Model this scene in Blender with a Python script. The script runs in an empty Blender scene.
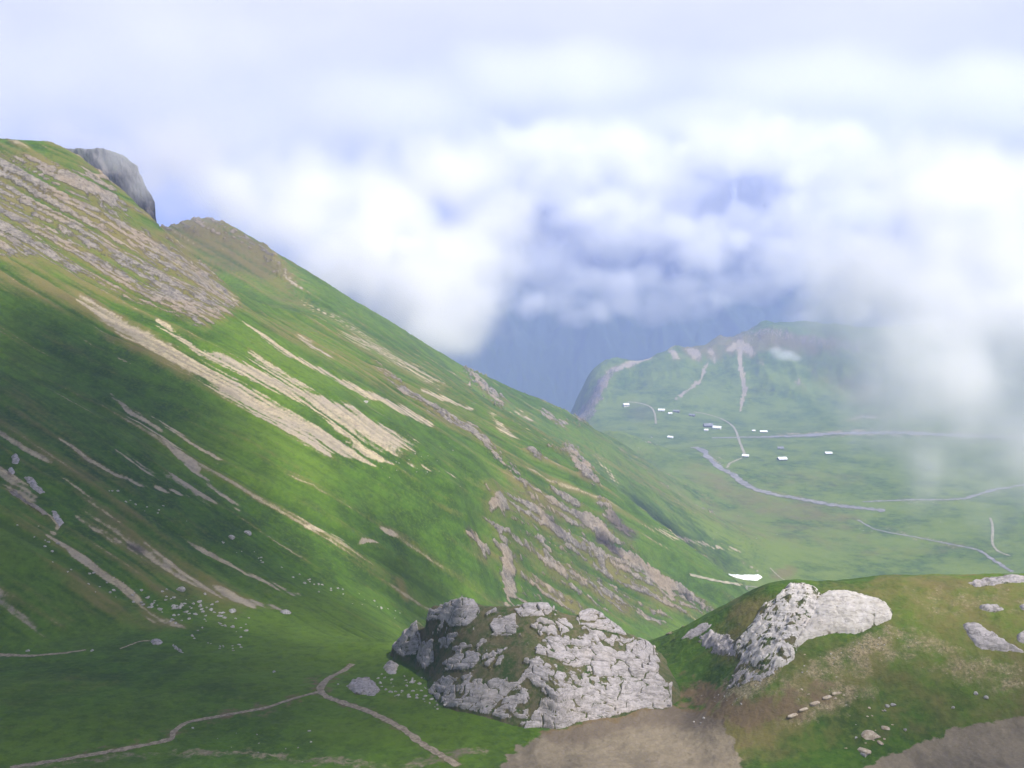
import bpy, math, random
import numpy as np
from mathutils import Vector

R = math.radians
scene = bpy.context.scene
col = scene.collection

# ------------------------------------------------------------------ camera
F = 1005.0                      # focal length in pixels of a 1024 wide frame
PITCH = math.atan(134.0 / F)    # the horizon lies 134 px above the middle
cam_d = bpy.data.cameras.new("camera")
cam = bpy.data.objects.new("camera", cam_d)
col.objects.link(cam)
cam_d.sensor_width = 36.0
cam_d.lens = 36.0 * F / 1024.0
cam_d.clip_start = 0.5
cam_d.clip_end = 40000.0
cam.location = (0, 0, 0)
cam.rotation_euler = (R(90) - PITCH, 0, 0)
scene.camera = cam

# ------------------------------------------------------------------ light
SUN_AZ = R(122)                 # clockwise from +Y: from the right, a little behind the camera
SUN_EL = R(55)
SUN = np.array([math.sin(SUN_AZ) * math.cos(SUN_EL), math.cos(SUN_AZ) * math.cos(SUN_EL), math.sin(SUN_EL)])
sd = bpy.data.lights.new("sun", 'SUN')
sd.energy = 5.0
sd.angle = R(0.5)
sd.color = (1.0, 0.95, 0.87)
so = bpy.data.objects.new("sun", sd)
so.rotation_euler = Vector(SUN).to_track_quat('Z', 'Y').to_euler()
so.location = Vector(SUN) * 3000
col.objects.link(so)

world = bpy.data.worlds.new("World")
scene.world = world
world.use_nodes = True
wn, wl = world.node_tree.nodes, world.node_tree.links
wn.clear()
w_out = wn.new('ShaderNodeOutputWorld')
w_bg = wn.new('ShaderNodeBackground')
w_sky = wn.new('ShaderNodeTexSky')
w_sky.sky_type = 'NISHITA'
w_sky.sun_disc = False
w_sky.sun_elevation = SUN_EL
w_sky.sun_rotation = SUN_AZ
w_sky.altitude = 2200
w_co = wn.new('ShaderNodeTexCoord')
w_map = wn.new('ShaderNodeMapping')
w_map.inputs['Scale'].default_value = (1.0, 1.0, 2.2)
w_no = wn.new('ShaderNodeTexNoise')
w_no.inputs['Scale'].default_value = 2.6
w_no.inputs['Detail'].default_value = 6.0
w_no.inputs['Roughness'].default_value = 0.5
w_ramp = wn.new('ShaderNodeValToRGB')     # the grey and white of the cloud cover
w_ramp.color_ramp.elements[0].position = 0.34
w_ramp.color_ramp.elements[0].color = (8.2, 8.1, 9.6, 1)
w_ramp.color_ramp.elements[1].position = 0.66
w_ramp.color_ramp.elements[1].color = (10.6, 10.3, 11.4, 1)
w_mix = wn.new('ShaderNodeMixRGB')
w_sep = wn.new('ShaderNodeSeparateXYZ')      # the cloud cover thins out towards the zenith
w_cov = wn.new('ShaderNodeMapRange')
w_cov.interpolation_type = 'SMOOTHSTEP'
w_cov.inputs['From Min'].default_value = 0.32
w_cov.inputs['From Max'].default_value = 0.62
w_cov.inputs['To Min'].default_value = 0.95
w_cov.inputs['To Max'].default_value = 0.22
wl.new(w_co.outputs['Generated'], w_sep.inputs[0])
wl.new(w_sep.outputs['Z'], w_cov.inputs['Value'])
wl.new(w_cov.outputs['Result'], w_mix.inputs['Fac'])
wl.new(w_co.outputs['Generated'], w_map.inputs['Vector'])
wl.new(w_map.outputs['Vector'], w_no.inputs['Vector'])
wl.new(w_no.outputs['Fac'], w_ramp.inputs['Fac'])
wl.new(w_sky.outputs['Color'], w_mix.inputs['Color1'])
wl.new(w_ramp.outputs['Color'], w_mix.inputs['Color2'])
wl.new(w_mix.outputs['Color'], w_bg.inputs['Color'])
w_bg.inputs['Strength'].default_value = 0.068
wl.new(w_bg.outputs['Background'], w_out.inputs['Surface'])

scene.view_settings.view_transform = 'Standard'
scene.view_settings.look = 'None'
scene.view_settings.gamma = 1.0
scene.view_settings.use_curve_mapping = False
scene.view_settings.exposure = 0.78

scene.render.engine = 'CYCLES'
cy = scene.cycles
cy.max_bounces = 20
cy.diffuse_bounces = 2
cy.glossy_bounces = 1
cy.transmission_bounces = 2
cy.volume_bounces = 16
cy.transparent_max_bounces = 8
cy.use_denoising = True
cy.denoiser = 'OPENIMAGEDENOISE'
cy.use_adaptive_sampling = True
cy.adaptive_threshold = 0.02
cy.volume_step_rate = 1.5
cy.volume_max_steps = 256
cy.sample_clamp_indirect = 10

HAZE_DENSITY = 1.95e-4
HAZE_COLOR = (0.46, 0.58, 1.0)

# ------------------------------------------------------------------ geometry of sight lines
CP, SP = math.cos(PITCH), math.sin(PITCH)


def at(u, v, Y):
    """The world point at forward distance Y on the sight line of photo pixel (u, v)."""
    a, b = (u - 512.0) / F, (384.0 - v) / F
    dy = CP + b * SP
    return (a * Y / dy, Y, (-SP + b * CP) * Y / dy)


def to_pixel(x, y, z):
    d = np.maximum(y * CP - z * SP, 1e-3)
    return 512.0 + F * x / d, 384.0 - F * (y * SP + z * CP) / d


# ------------------------------------------------------------------ noise
_rs = np.random.RandomState(7)
_perm = _rs.permutation(4096)
_ang = _rs.rand(4096) * 2 * np.pi
_gx, _gy = np.cos(_ang), np.sin(_ang)


def perlin(x, y, seed=0):
    """2D gradient noise, about -1..1."""
    xi = np.floor(x).astype(np.int64)
    yi = np.floor(y).astype(np.int64)
    fx, fy = x - xi, y - yi
    ux = fx * fx * fx * (fx * (fx * 6 - 15) + 10)
    uy = fy * fy * fy * (fy * (fy * 6 - 15) + 10)

    def g(ix, iy, dx, dy):
        h = _perm[(_perm[(ix + seed * 131) & 4095] + iy) & 4095]
        return _gx[h] * dx + _gy[h] * dy
    a = g(xi, yi, fx, fy)
    b = g(xi + 1, yi, fx - 1, fy)
    c = g(xi, yi + 1, fx, fy - 1)
    d = g(xi + 1, yi + 1, fx - 1, fy - 1)
    return 1.5 * (a + ux * (b - a) + uy * (c + ux * (d - c) - (a + ux * (b - a))))


def fbm(x, y, octaves=4, seed=0, gain=0.5):
    s, a, t = 0.0, 1.0, 0.0
    for k in range(octaves):
        s = s + a * perlin(x * 2 ** k, y * 2 ** k, seed + k)
        t += a
        a *= gain
    return s / t


def ridged(x, y, octaves=4, seed=0, gain=0.5):
    s, a, t = 0.0, 1.0, 0.0
    for k in range(octaves):
        s = s + a * (1 - 2 * np.abs(perlin(x * 2 ** k, y * 2 ** k, seed + k)))
        t += a
        a *= gain
    return s / t


def worley(x, y, seed=0):
    """Distances to the two nearest scattered points, and a random number of the nearest one's cell."""
    xi = np.floor(x).astype(np.int64)
    yi = np.floor(y).astype(np.int64)
    d1 = np.full(np.shape(x), 9.0)
    d2 = np.full(np.shape(x), 9.0)
    cid = np.zeros(np.shape(x))
    for ox in (-1, 0, 1):
        for oy in (-1, 0, 1):
            h = _perm[(_perm[(xi + ox + seed * 71) & 4095] + yi + oy) & 4095]
            px = xi + ox + (h % 64) / 64.0
            py = yi + oy + (h // 64) / 64.0
            d = np.hypot(x - px, y - py)
            nearer = d < d1
            d2 = np.where(nearer, d1, np.minimum(d2, d))
            cid = np.where(nearer, _perm[(h + 17) & 4095] / 4096.0, cid)
            d1 = np.where(nearer, d, d1)
    return d1, d2, cid


def smooth(e0, e1, x):
    t = np.clip((x - e0) / (e1 - e0), 0, 1)
    return t * t * (3 - 2 * t)


# ------------------------------------------------------------------ smooth ground from surveyed points
class Ground:
    """Smooth height over the plan through given points; works on bearing and log distance."""

    def __init__(self, pts, c=0.05, reg=1e-5):
        p = np.array(pts, float)
        r = np.hypot(p[:, 0], p[:, 1])
        self.q = np.stack([np.arctan2(p[:, 0], p[:, 1]), np.log(r)], 1)
        self.c2 = c * c
        n = len(p)
        A = self._phi(self.q)
        Pm = np.concatenate([np.ones((n, 1)), self.q], 1)
        M = np.zeros((n + 3, n + 3))
        M[:n, :n] = A - reg * np.eye(n)
        M[:n, n:] = Pm
        M[n:, :n] = Pm.T
        rhs = np.concatenate([p[:, 2] / r, np.zeros(3)])
        self.w = np.linalg.solve(M, rhs)

    def _phi(self, q):
        d2 = (q[:, None, 0] - self.q[None, :, 0]) ** 2 + (q[:, None, 1] - self.q[None, :, 1]) ** 2
        return np.sqrt(d2 + self.c2)

    def __call__(self, x, y):
        shp = np.shape(x)
        x = np.ravel(x)
        y = np.ravel(y)
        r = np.hypot(x, y)
        q = np.stack([np.arctan2(x, y), np.log(r)], 1)
        out = np.empty(len(x))
        n = len(self.q)
        for i in range(0, len(x), 40000):
            s = slice(i, i + 40000)
            out[s] = self._phi(q[s]) @ self.w[:n] + self.w[n] + q[s] @ self.w[n + 1:]
        return (out * r).reshape(shp)


pts = []


def C(*rows):
    for u, v, Y in rows:
        pts.append(at(u, v, Y))


def CZ(*rows):                   # column u at distance Y with a known height
    for u, Y, z in rows:
        pts.append(((u - 512.0) / F * Y, Y, z))


# steep ground under the viewpoint, never in view
for a_ in (-150, -110, -75, -45, -20, 0, 20, 45, 75, 110, 150, 180):
    t = R(a_)
    pts.append((4 * math.sin(t), 4 * math.cos(t), -2.2))
    k = 1.0 if abs(a_) < 80 else -0.1
    pts.append((60 * math.sin(t), 60 * math.cos(t), -44 * k - 2))
for a_ in (100, 130, 160, 180, -160, -130, -100):
    t = R(a_)
    for r_ in (250, 1000, 3400):
        pts.append((r_ * math.sin(t), r_ * math.cos(t), 10 if r_ == 250 else 40))
for a_, r_, z_ in ((-75, 150, -60), (75, 150, -60), (-75, 400, 60), (75, 400, -30), (-70, 1000, 150), (-70, 2500, 200),
                   (70, 1000, 40), (60, 2500, 250), (-50, 900, 160), (-50, 2500, 0), (45, 600, -120), (45, 1100, -200)):
    t = R(a_)
    pts.append((r_ * math.sin(t), r_ * math.cos(t), z_))
CZ((100, 130, -78), (300, 130, -78), (500, 130, -78), (700, 130, -78), (900, 130, -78), (1100, 130, -76), (-200, 130, -76))
# near edge of the bowl
C((-250, 768, 182), (0, 768, 185), (150, 768, 185), (300, 768, 186), (420, 768, 186), (520, 768, 186), (620, 768, 185), (700, 768, 185),
  (780, 768, 183), (860, 768, 183), (940, 768, 180), (1024, 768, 176), (1250, 768, 172))
# meadow floor
C((-200, 700, 220), (0, 720, 205), (100, 720, 206), (0, 690, 222), (100, 690, 223), (200, 690, 224), (300, 690, 224), (200, 725, 205), (300, 725, 205),
  (-200, 668, 242), (0, 657, 252), (90, 655, 254), (180, 650, 257), (250, 655, 254), (330, 668, 246), (380, 660, 250), (380, 700, 219), (450, 735, 200),
  (530, 735, 201), (620, 715, 210), (660, 700, 217), (690, 700, 217), (560, 690, 222), (480, 680, 228))
# lip and fall of the valley behind the rock
C((400, 640, 268), (440, 645, 268), (560, 640, 268), (660, 641, 258))
CZ((450, 300, -128), (500, 300, -128), (560, 300, -128), (620, 300, -126), (680, 300, -124), (480, 380, -170), (560, 380, -178), (640, 380, -178),
   (720, 380, -176), (560, 500, -222), (640, 500, -230), (720, 500, -235))
# right knoll
C((700, 680, 221), (700, 650, 231), (672, 648, 238), (700, 624, 240), (745, 604, 232), (790, 587, 229), (830, 588, 228), (880, 580, 229), (950, 577, 230),
  (1024, 575, 229), (1150, 572, 224), (1300, 560, 220),
  (760, 740, 192), (760, 700, 200), (760, 660, 210), (770, 622, 221), (715, 735, 197),
  (850, 740, 190), (850, 700, 198), (850, 650, 208), (850, 612, 218), (950, 728, 191), (950, 690, 198), (950, 640, 208), (950, 602, 219),
  (1024, 715, 192), (1024, 680, 198), (1024, 630, 208), (1150, 700, 190), (1150, 630, 205))
CZ((720, 275, -118), (790, 270, -112), (860, 270, -110), (950, 270, -108), (1024, 270, -106), (1150, 270, -100),
   (800, 330, -165), (900, 330, -165), (1000, 330, -160), (1150, 330, -150), (820, 480, -260), (950, 480, -260), (1100, 480, -230),
   (800, 700, -352), (950, 700, -362), (1100, 700, -340), (800, 950, -390), (950, 950, -398), (1100, 950, -395))
# gully foot and the left slope, by cross profiles of constant distance
C((100, 618, 280), (200, 628, 278), (290, 640, 275), (0, 575, 280), (-100, 540, 285), (330, 628, 300), (350, 605, 335), (400, 619, 380), (250, 612, 300))
C((-150, 370, 350), (0, 430, 350), (100, 474, 350), (200, 525, 350), (290, 572, 350), (340, 592, 350))
C((-150, 280, 420), (0, 345, 420), (100, 392, 420), (200, 437, 420), (300, 488, 420), (380, 548, 420), (420, 590, 420), (450, 622, 420))
C((-150, 180, 500), (0, 247, 500), (100, 300, 500), (200, 346, 500), (300, 396, 500), (400, 446, 500), (440, 475, 500), (470, 520, 500), (490, 570, 500),
  (515, 610, 500))
C((-150, 100, 560), (0, 190, 560), (100, 245, 560), (200, 303, 560), (300, 360, 560), (400, 418, 560), (470, 462, 560), (500, 500, 560), (520, 545, 560),
  (545, 590, 560), (580, 630, 560))
C((-200, 75, 590), (0, 142, 600), (60, 152, 605), (110, 186, 620), (155, 224, 640), (205, 268, 690), (250, 304, 720))
C((200, 275, 650), (300, 328, 650), (400, 385, 650), (480, 435, 650), (530, 475, 650), (560, 520, 650), (590, 570, 650), (630, 612, 650), (670, 640, 650))
C((300, 312, 720), (400, 370, 720), (500, 428, 720), (580, 480, 720), (640, 550, 720), (700, 612, 720), (760, 650, 720))
C((178, 240, 900), (225, 258, 900), (300, 288, 900), (400, 350, 900), (500, 407, 900), (560, 445, 900), (620, 497, 900), (700, 570, 900), (760, 618, 900))
C((172, 226, 960), (208, 219, 970), (260, 242, 985), (320, 280, 1020), (380, 316, 1080), (430, 346, 1150), (480, 375, 1230), (520, 397, 1320),
  (560, 417, 1420), (592, 431, 1520))
C((480, 392, 1120), (560, 435, 1150), (620, 478, 1150), (680, 530, 1150), (740, 577, 1150), (800, 586, 1150), (900, 588, 1160), (1000, 588, 1160))
C((600, 440, 1500), (640, 462, 1500), (700, 505, 1500), (760, 514, 1500), (850, 514, 1500), (950, 514, 1500), (1040, 512, 1500), (1200, 495, 1500))
# behind the ridge the mountain falls away
CZ((-200, 700, 60), (0, 720, 30), (60, 730, 15), (110, 760, -10), (150, 790, -25), (172, 1110, -60), (208, 1130, -60), (260, 1150, -75), (320, 1190, -110),
   (380, 1260, -160), (430, 1350, -240), (480, 1450, -300), (520, 1550, -350), (550, 1660, -420), (570, 1800, -470),
   (0, 1100, -80), (100, 1300, -120), (250, 1600, -300), (400, 1900, -500), (500, 2100, -620), (0, 2500, -300), (250, 2700, -600))
# valley floor, village shelf and gorge rim
C((640, 445, 1950), (700, 450, 1980), (780, 450, 2000), (880, 450, 2000), (1000, 448, 2000), (1120, 440, 2000),
  (615, 430, 2250), (660, 431, 2300), (720, 431, 2300), (800, 431, 2300), (900, 430, 2300), (1020, 428, 2300), (1120, 410, 2300),
  (605, 432, 1900), (596, 431, 2250), (604, 414, 2520), (612, 400, 2650), (614, 383, 2850), (640, 361, 3020),
  (640, 415, 2500), (690, 416, 2520), (760, 416, 2550), (830, 415, 2550), (920, 412, 2500), (1020, 400, 2500), (1150, 360, 2500),
  (650, 390, 2760), (700, 388, 2760), (760, 388, 2760), (830, 386, 2760), (900, 384, 2720), (1020, 350, 2800),
  (660, 370, 2900), (700, 366, 2920), (760, 360, 2920), (830, 358, 2920), (900, 356, 2900),
  (670, 353, 3020), (720, 343, 3060), (770, 326, 3180), (830, 326, 3180), (900, 326, 3150), (1020, 300, 3150), (1150, 250, 3100))
C((584, 416, 2560), (574, 424, 2500), (592, 396, 2760), (590, 380, 2900), (606, 366, 3020))
CZ((560, 2350, -520), (540, 2600, -640), (565, 2900, -560), (585, 3150, -520), (520, 3000, -760), (400, 3000, -820), (640, 3300, -520), (720, 3400, -480),
   (800, 3500, -420), (900, 3500, -350), (1050, 3500, -150), (500, 3500, -900), (250, 3500, -850))
base = Ground(pts)

# ------------------------------------------------------------------ traced outlines of scree, rock, turf and painted sun patches
CU0, CV0, CS = -300, 90, 2            # canvas origin in photo pixels and its resolution
CW, CH = 1700 * CS, 720 * CS


class Sheet:
    def __init__(self):
        self.a = np.zeros((CH, CW), np.float32)

    def stroke(self, pts_, w, s=1.0):
        """A tapering brush along a polyline; w is one half width or (start, end), in photo pixels."""
        w0, w1 = (w, w) if not hasattr(w, '__len__') else w
        n = len(pts_) - 1
        for i in range(n):
            (x0, y0), (x1, y1) = pts_[i], pts_[i + 1]
            wa, wb = w0 + (w1 - w0) * i / n, w0 + (w1 - w0) * (i + 1) / n
            m = max(wa, wb) * 1.6 + 2
            c0 = max(int((min(x0, x1) - m - CU0) * CS), 0)
            c1 = min(int((max(x0, x1) + m - CU0) * CS) + 1, CW)
            r0 = max(int((min(y0, y1) - m - CV0) * CS), 0)
            r1 = min(int((max(y0, y1) + m - CV0) * CS) + 1, CH)
            if c1 <= c0 or r1 <= r0:
                continue
            U, V = np.meshgrid(np.arange(c0, c1) / CS + CU0, np.arange(r0, r1) / CS + CV0)
            dx, dy = x1 - x0, y1 - y0
            t = np.clip(((U - x0) * dx + (V - y0) * dy) / max(dx * dx + dy * dy, 1e-6), 0, 1)
            d = np.hypot(U - x0 - t * dx, V - y0 - t * dy) / (wa + (wb - wa) * t)
            along_ = 2 * (i + t) / n - 1
            val = s * (1 - smooth(0.30, 1.6, d)) * (1 - .28 * along_ ** 4)
            blk = self.a[r0:r1, c0:c1]
            np.maximum(blk, val, out=blk, casting='unsafe')

    def poly(self, pts_, s=1.0, soft=3.0):
        p = np.array(pts_, float)
        m = soft * 2 + 2
        c0 = max(int((p[:, 0].min() - m - CU0) * CS), 0)
        c1 = min(int((p[:, 0].max() + m - CU0) * CS) + 1, CW)
        r0 = max(int((p[:, 1].min() - m - CV0) * CS), 0)
        r1 = min(int((p[:, 1].max() + m - CV0) * CS) + 1, CH)
        U, V = np.meshgrid(np.arange(c0, c1) / CS + CU0, np.arange(r0, r1) / CS + CV0)
        sdv = poly_depth(U, V, p)
        val = s * smooth(-soft, soft, sdv)
        blk = self.a[r0:r1, c0:c1]
        np.maximum(blk, val, out=blk, casting='unsafe')

    def get(self, u, v):
        x = np.clip((u - CU0) * CS, 0, CW - 2.001)
        y = np.clip((v - CV0) * CS, 0, CH - 2.001)
        xi, yi = x.astype(int), y.astype(int)
        fx, fy = x - xi, y - yi
        a = self.a
        return ((a[yi, xi] * (1 - fx) + a[yi, xi + 1] * fx) * (1 - fy)
                + (a[yi + 1, xi] * (1 - fx) + a[yi + 1, xi + 1] * fx) * fy)


def poly_depth(U, V, p):
    """Signed distance to a polygon's outline, positive inside."""
    inside = np.zeros(np.shape(U), bool)
    dmin = np.full(np.shape(U), 1e9)
    n = len(p)
    for i in range(n):
        x0, y0 = p[i]
        x1, y1 = p[(i + 1) % n]
        dx, dy = x1 - x0, y1 - y0
        t = np.clip(((U - x0) * dx + (V - y0) * dy) / max(dx * dx + dy * dy, 1e-9), 0, 1)
        dmin = np.minimum(dmin, np.hypot(U - x0 - t * dx, V - y0 - t * dy))
        if y0 != y1:
            cross = ((y0 > V) != (y1 > V)) & (U < (x1 - x0) * (V - y0) / (y1 - y0) + x0)
            inside ^= cross
    return np.where(inside, dmin, -dmin)


far_scree_sun, far_rock, far_dry, far_dark = Sheet(), Sheet(), Sheet(), Sheet()
near_gravel, near_dry, near_stony, near_brown, near_rock = Sheet(), Sheet(), Sheet(), Sheet(), Sheet()
S = far_scree_sun.stroke
S([(81, 298), (105, 315), (130, 330), (176, 358), (218, 379), (271, 410), (327, 446)], (5, 15))
S([(176, 356), (230, 388), (290, 418), (345, 448), (376, 458)], (4, 10))
S([(158, 324), (200, 351), (243, 368), (306, 396), (359, 421), (411, 446)], (3.5, 8))
S([(200, 352), (260, 380), (320, 410), (380, 436), (415, 448)], (4, 7), .9)
S([(285, 382), (341, 425), (395, 452)], (5, 12), .8)
S([(176, 366), (230, 393), (280, 420), (320, 442)], (1.2, 2))
S([(250, 354), (285, 379), (313, 393)], 5, .8)
S([(243, 321), (285, 351), (327, 372), (362, 393), (400, 408), (431, 424)], (2, 4), .95)
S([(296, 335), (334, 361)], 2, .7)
S([(334, 377), (372, 397), (403, 411), (431, 424)], (2.5, 3.5))
S([(422, 391), (450, 401), (472, 410)], (2.2, 1.5))
S([(340, 333), (378, 349), (409, 367), (440, 385)], (4, 6), .7)
S([(490, 413), (503, 430), (519, 438)], 3, .8)
S([(516, 411), (531, 421)], 2.5, .8)
S([(375, 458), (420, 470), (470, 478)], (4, 1.5), .5)
S([(140, 235), (165, 252), (190, 270), (212, 285), (235, 300)], (9, 5), .75)
S([(265, 250), (285, 275), (300, 290)], (6, 4), .6)
S([(300, 300), (350, 325), (390, 360)], (5, 6), .55)
S([(110, 395), (133, 415), (156, 432), (179, 455), (206, 478), (239, 508)], (3, 4), .9)
S([(133, 413), (156, 430), (178, 448)], (6, 5), .8)
S([(146, 412), (186, 438), (226, 465)], (2, 3), .7)
S([(116, 451), (146, 468), (186, 488), (213, 505)], (4, 5.5), .85)
S([(60, 438), (83, 458), (116, 475), (159, 488), (206, 501)], (2, 3), .8)
S([(-40, 410), (0, 431), (20, 445), (50, 461)], (4, 3), .85)
S([(-60, 420), (0, 467), (20, 485), (38, 503)], (9, 8), .85)
S([(38, 503), (60, 521), (50, 534), (83, 560), (116, 583), (150, 613), (183, 629), (216, 641)], (2.5, 6), .8)
S([(83, 513), (133, 543), (173, 566), (206, 586), (239, 601), (286, 611)], (11, 3), .85)
S([(60, 470), (100, 510), (140, 545)], (3, 6), .55)
S([(146, 513), (186, 540), (226, 560), (266, 583), (299, 596)], (2, 3), .8)
S([(-30, 580), (0, 598), (23, 616), (46, 636)], (7, 4), .8)
S([(70, 300), (110, 340), (130, 370), (160, 395)], (4, 3), .35)
S([(15, 395), (60, 420), (90, 440)], (6, 3), .35)
S([(306, 527), (330, 534), (352, 541), (378, 543)], 2, .9)  # sunlit strip on the grass, painted in with the pale scree colour
S([(362, 528), (395, 535)], 4, .6)  # second sun patch, its light put into the scree colour
S([(652, 527), (672, 537), (710, 545), (740, 552)], 2, .8)
S([(595, 457), (610, 472), (617, 485)], 2.5, .6)
S([(640, 520), (700, 546), (760, 572), (800, 583)], (2, 1.5), .45)
# rocky spur end
K = far_rock.stroke
for st, w_, s_ in (
        ([(375, 364), (403, 389), (437, 411), (475, 433), (494, 455), (516, 474), (535, 492)], (4, 6), .8),
        ([(466, 371), (487, 389), (503, 405)], 6, .85), ([(541, 412), (569, 427)], 4, .8), ([(572, 449), (597, 483)], 5, .75),
        ([(547, 449), (581, 455)], 3, .6), ([(527, 450), (545, 462)], 5, .7),
        ([(487, 512), (500, 498), (506, 515)], 7, .9), ([(468, 527), (480, 545), (488, 558)], 5, .95),
        ([(502, 532), (507, 560), (510, 590), (512, 604)], (6, 9), 1), ([(515, 497), (542, 512), (560, 535), (580, 555)], 6, .9),
        ([(535, 532), (550, 557)], 5, .85), ([(552, 487), (577, 507), (600, 532), (622, 552), (650, 572), (680, 595), (712, 612)], (5, 9), 1),
        ([(555, 502), (580, 532), (600, 560), (615, 590), (622, 606)], 5, .8), ([(537, 557), (565, 580), (580, 602)], 6, .8),
        ([(595, 580), (615, 600)], 6, .8), ([(640, 612), (667, 625)], 5, .9), ([(600, 560), (630, 582), (660, 600)], 3, .7),
        ([(570, 447), (580, 467), (595, 485)], 6, .85), ([(600, 505), (615, 520), (632, 534)], 6, .9), ([(520, 570), (540, 600)], 5, .6),
        ([(480, 480), (500, 495), (520, 520)], 3, .6), ([(590, 545), (640, 580), (690, 604)], 4, .8)):
    K(st, w_, s_)
K([(10, 170), (50, 182), (95, 192), (120, 215), (140, 240)], (12, 12), .8)
K([(30, 205), (70, 225), (110, 250), (150, 270), (190, 290)], (14, 14), .75)
K([(60, 245), (110, 275), (160, 300), (195, 318)], (10, 8), .7)
K([(-20, 205), (0, 222), (20, 238), (36, 244)], 11, .95)
K([(80, 170), (105, 180), (115, 195)], 7, .9)
K([(150, 285), (185, 300), (198, 322)], 9, .9)
K([(10, 470), (15, 490), (30, 500), (50, 520)], (5, 4), .7)
K([(0, 215), (30, 215), (60, 240), (75, 262)], 8, .7)
D = far_dry.stroke
for st, w_, s_ in (([(0, 275), (80, 300), (140, 340), (190, 370)], (14, 10), .9), ([(0, 250), (60, 272), (100, 300)], 12, .7),
                   ([(100, 510), (150, 560), (230, 610)], 22, .7), ([(0, 400), (60, 440), (110, 500)], 20, .4),
                   ([(30, 530), (100, 600), (200, 640)], 16, .5), ([(240, 300), (330, 350), (420, 400), (500, 450)], 14, .55),
                   ([(520, 480), (580, 540), (640, 590)], 30, .5), ([(430, 500), (470, 520), (490, 560)], 8, .35),
                   ([(400, 570), (405, 600)], 4, .6), ([(600, 440), (680, 500), (760, 530), (860, 540)], 14, .45),
                   ([(560, 430), (640, 480), (720, 520)], 8, .4), ([(740, 500), (850, 515)], 8, .5), ([(860, 556), (960, 545)], 6, .4),
                   ([(775, 575), (792, 571)], 6, 1), ([(60, 150), (120, 190), (180, 240), (300, 300)], 16, .6), ([(50, 100), (0, 150)], 20, .5)):
    D(st, w_, s_)
zone = [(-60, 140), (0, 150), (60, 158), (110, 190), (155, 225), (215, 270), (245, 310), (205, 332), (150, 312), (90, 285), (40, 262), (-60, 255)]
far_rock.poly(zone, .72, 10)
far_rock.poly([(478, 505), (515, 480), (585, 500), (645, 550), (715, 608), (665, 625), (560, 612), (500, 606)], .58, 10)
far_dry.poly(zone, .7, 12)
far_scree_sun.poly([(120, 225), (160, 232), (205, 262), (232, 300), (205, 312), (165, 280)], .5, 10)
far_dry.poly([(240, 300), (300, 300), (430, 360), (590, 440), (640, 540), (560, 500), (430, 420), (320, 350)], .34, 14)
far_dry.poly([(470, 480), (560, 480), (640, 560), (720, 612), (560, 615), (500, 560)], .42, 12)
B = far_dark.stroke
for st, w_, s_ in (([(597, 535), (610, 545), (622, 555)], 2.5, 1), ([(577, 511), (587, 525)], 3, .5), ([(612, 518), (632, 534)], 6, .7),
                   ([(130, 543), (142, 548)], 4, .8), ([(468, 527), (476, 540)], 2, .8), ([(545, 515), (565, 540)], 2, .6), ([(680, 594), (690, 600)], 2, .8)):
    B(st, w_, s_)
far_dark.poly([(165, 226), (208, 218), (262, 243), (285, 272), (262, 280), (215, 262)], .30, 6)
B([(634, 411), (646, 413)], 9, .36)
# village valley: gullies, pale cliffs and gravel
for st, w_, s_ in (([(740, 345), (740, 370), (745, 390), (740, 410)], (3, 2), .9), ([(707, 368), (700, 382), (685, 392), (676, 400)], (2, 2), .7),
                   ([(608, 374), (630, 366), (650, 356), (662, 350)], (6, 4), .75), ([(672, 352), (676, 366)], 5, .7), ([(688, 348), (698, 360)], 6, .7),
                   ([(706, 352), (714, 362)], 5, .65), ([(730, 352), (740, 345), (752, 355)], 5, .75), ([(758, 362), (765, 372)], 4, .5),
                   ([(760, 340), (775, 350)], 5, .4), ([(790, 392), (800, 386), (806, 396)], 3, .5), ([(840, 421), (870, 416), (900, 416)], 3, .55),
                   ([(700, 446), (712, 458), (724, 468)], 4, .6), ([(640, 425), (668, 430)], 5, .3), ([(650, 440), (665, 448)], 6, .35)):
    S(st, w_, s_)
K([(585, 420), (597, 400), (604, 385), (615, 372)], (8, 6), .62)
K([(575, 424), (590, 410)], 8, .6)
B([(584, 418), (596, 400), (602, 386)], 5, .55)
K([(172, 228), (208, 224), (260, 250), (285, 275)], (10, 8), .62)
D([(175, 232), (220, 240), (280, 275)], 20, 1)
K([(690, 340), (760, 335), (840, 345), (890, 350)], 9, .52)
B([(800, 345), (850, 360), (890, 390)], 22, .35)
D([(690, 352), (760, 345), (830, 350)], 12, .8)
D([(820, 380), (880, 400)], 14, .6)
S([(694, 447), (710, 460), (732, 474), (757, 490), (800, 499), (860, 508), (885, 511)], 3, .52)
S([(690, 440), (715, 452), (722, 464)], 6, .5)
S([(750, 437), (800, 435), (860, 432), (1040, 437)], (3, 5), .55)
S([(870, 503), (965, 499), (1030, 485)], 3, .48)
S([(858, 520), (909, 536), (979, 550), (1012, 572)], 2.5, .5)
D([(690, 470), (760, 505), (850, 520)], 12, .7)
D([(770, 478), (860, 480)], 10, .4)
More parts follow.
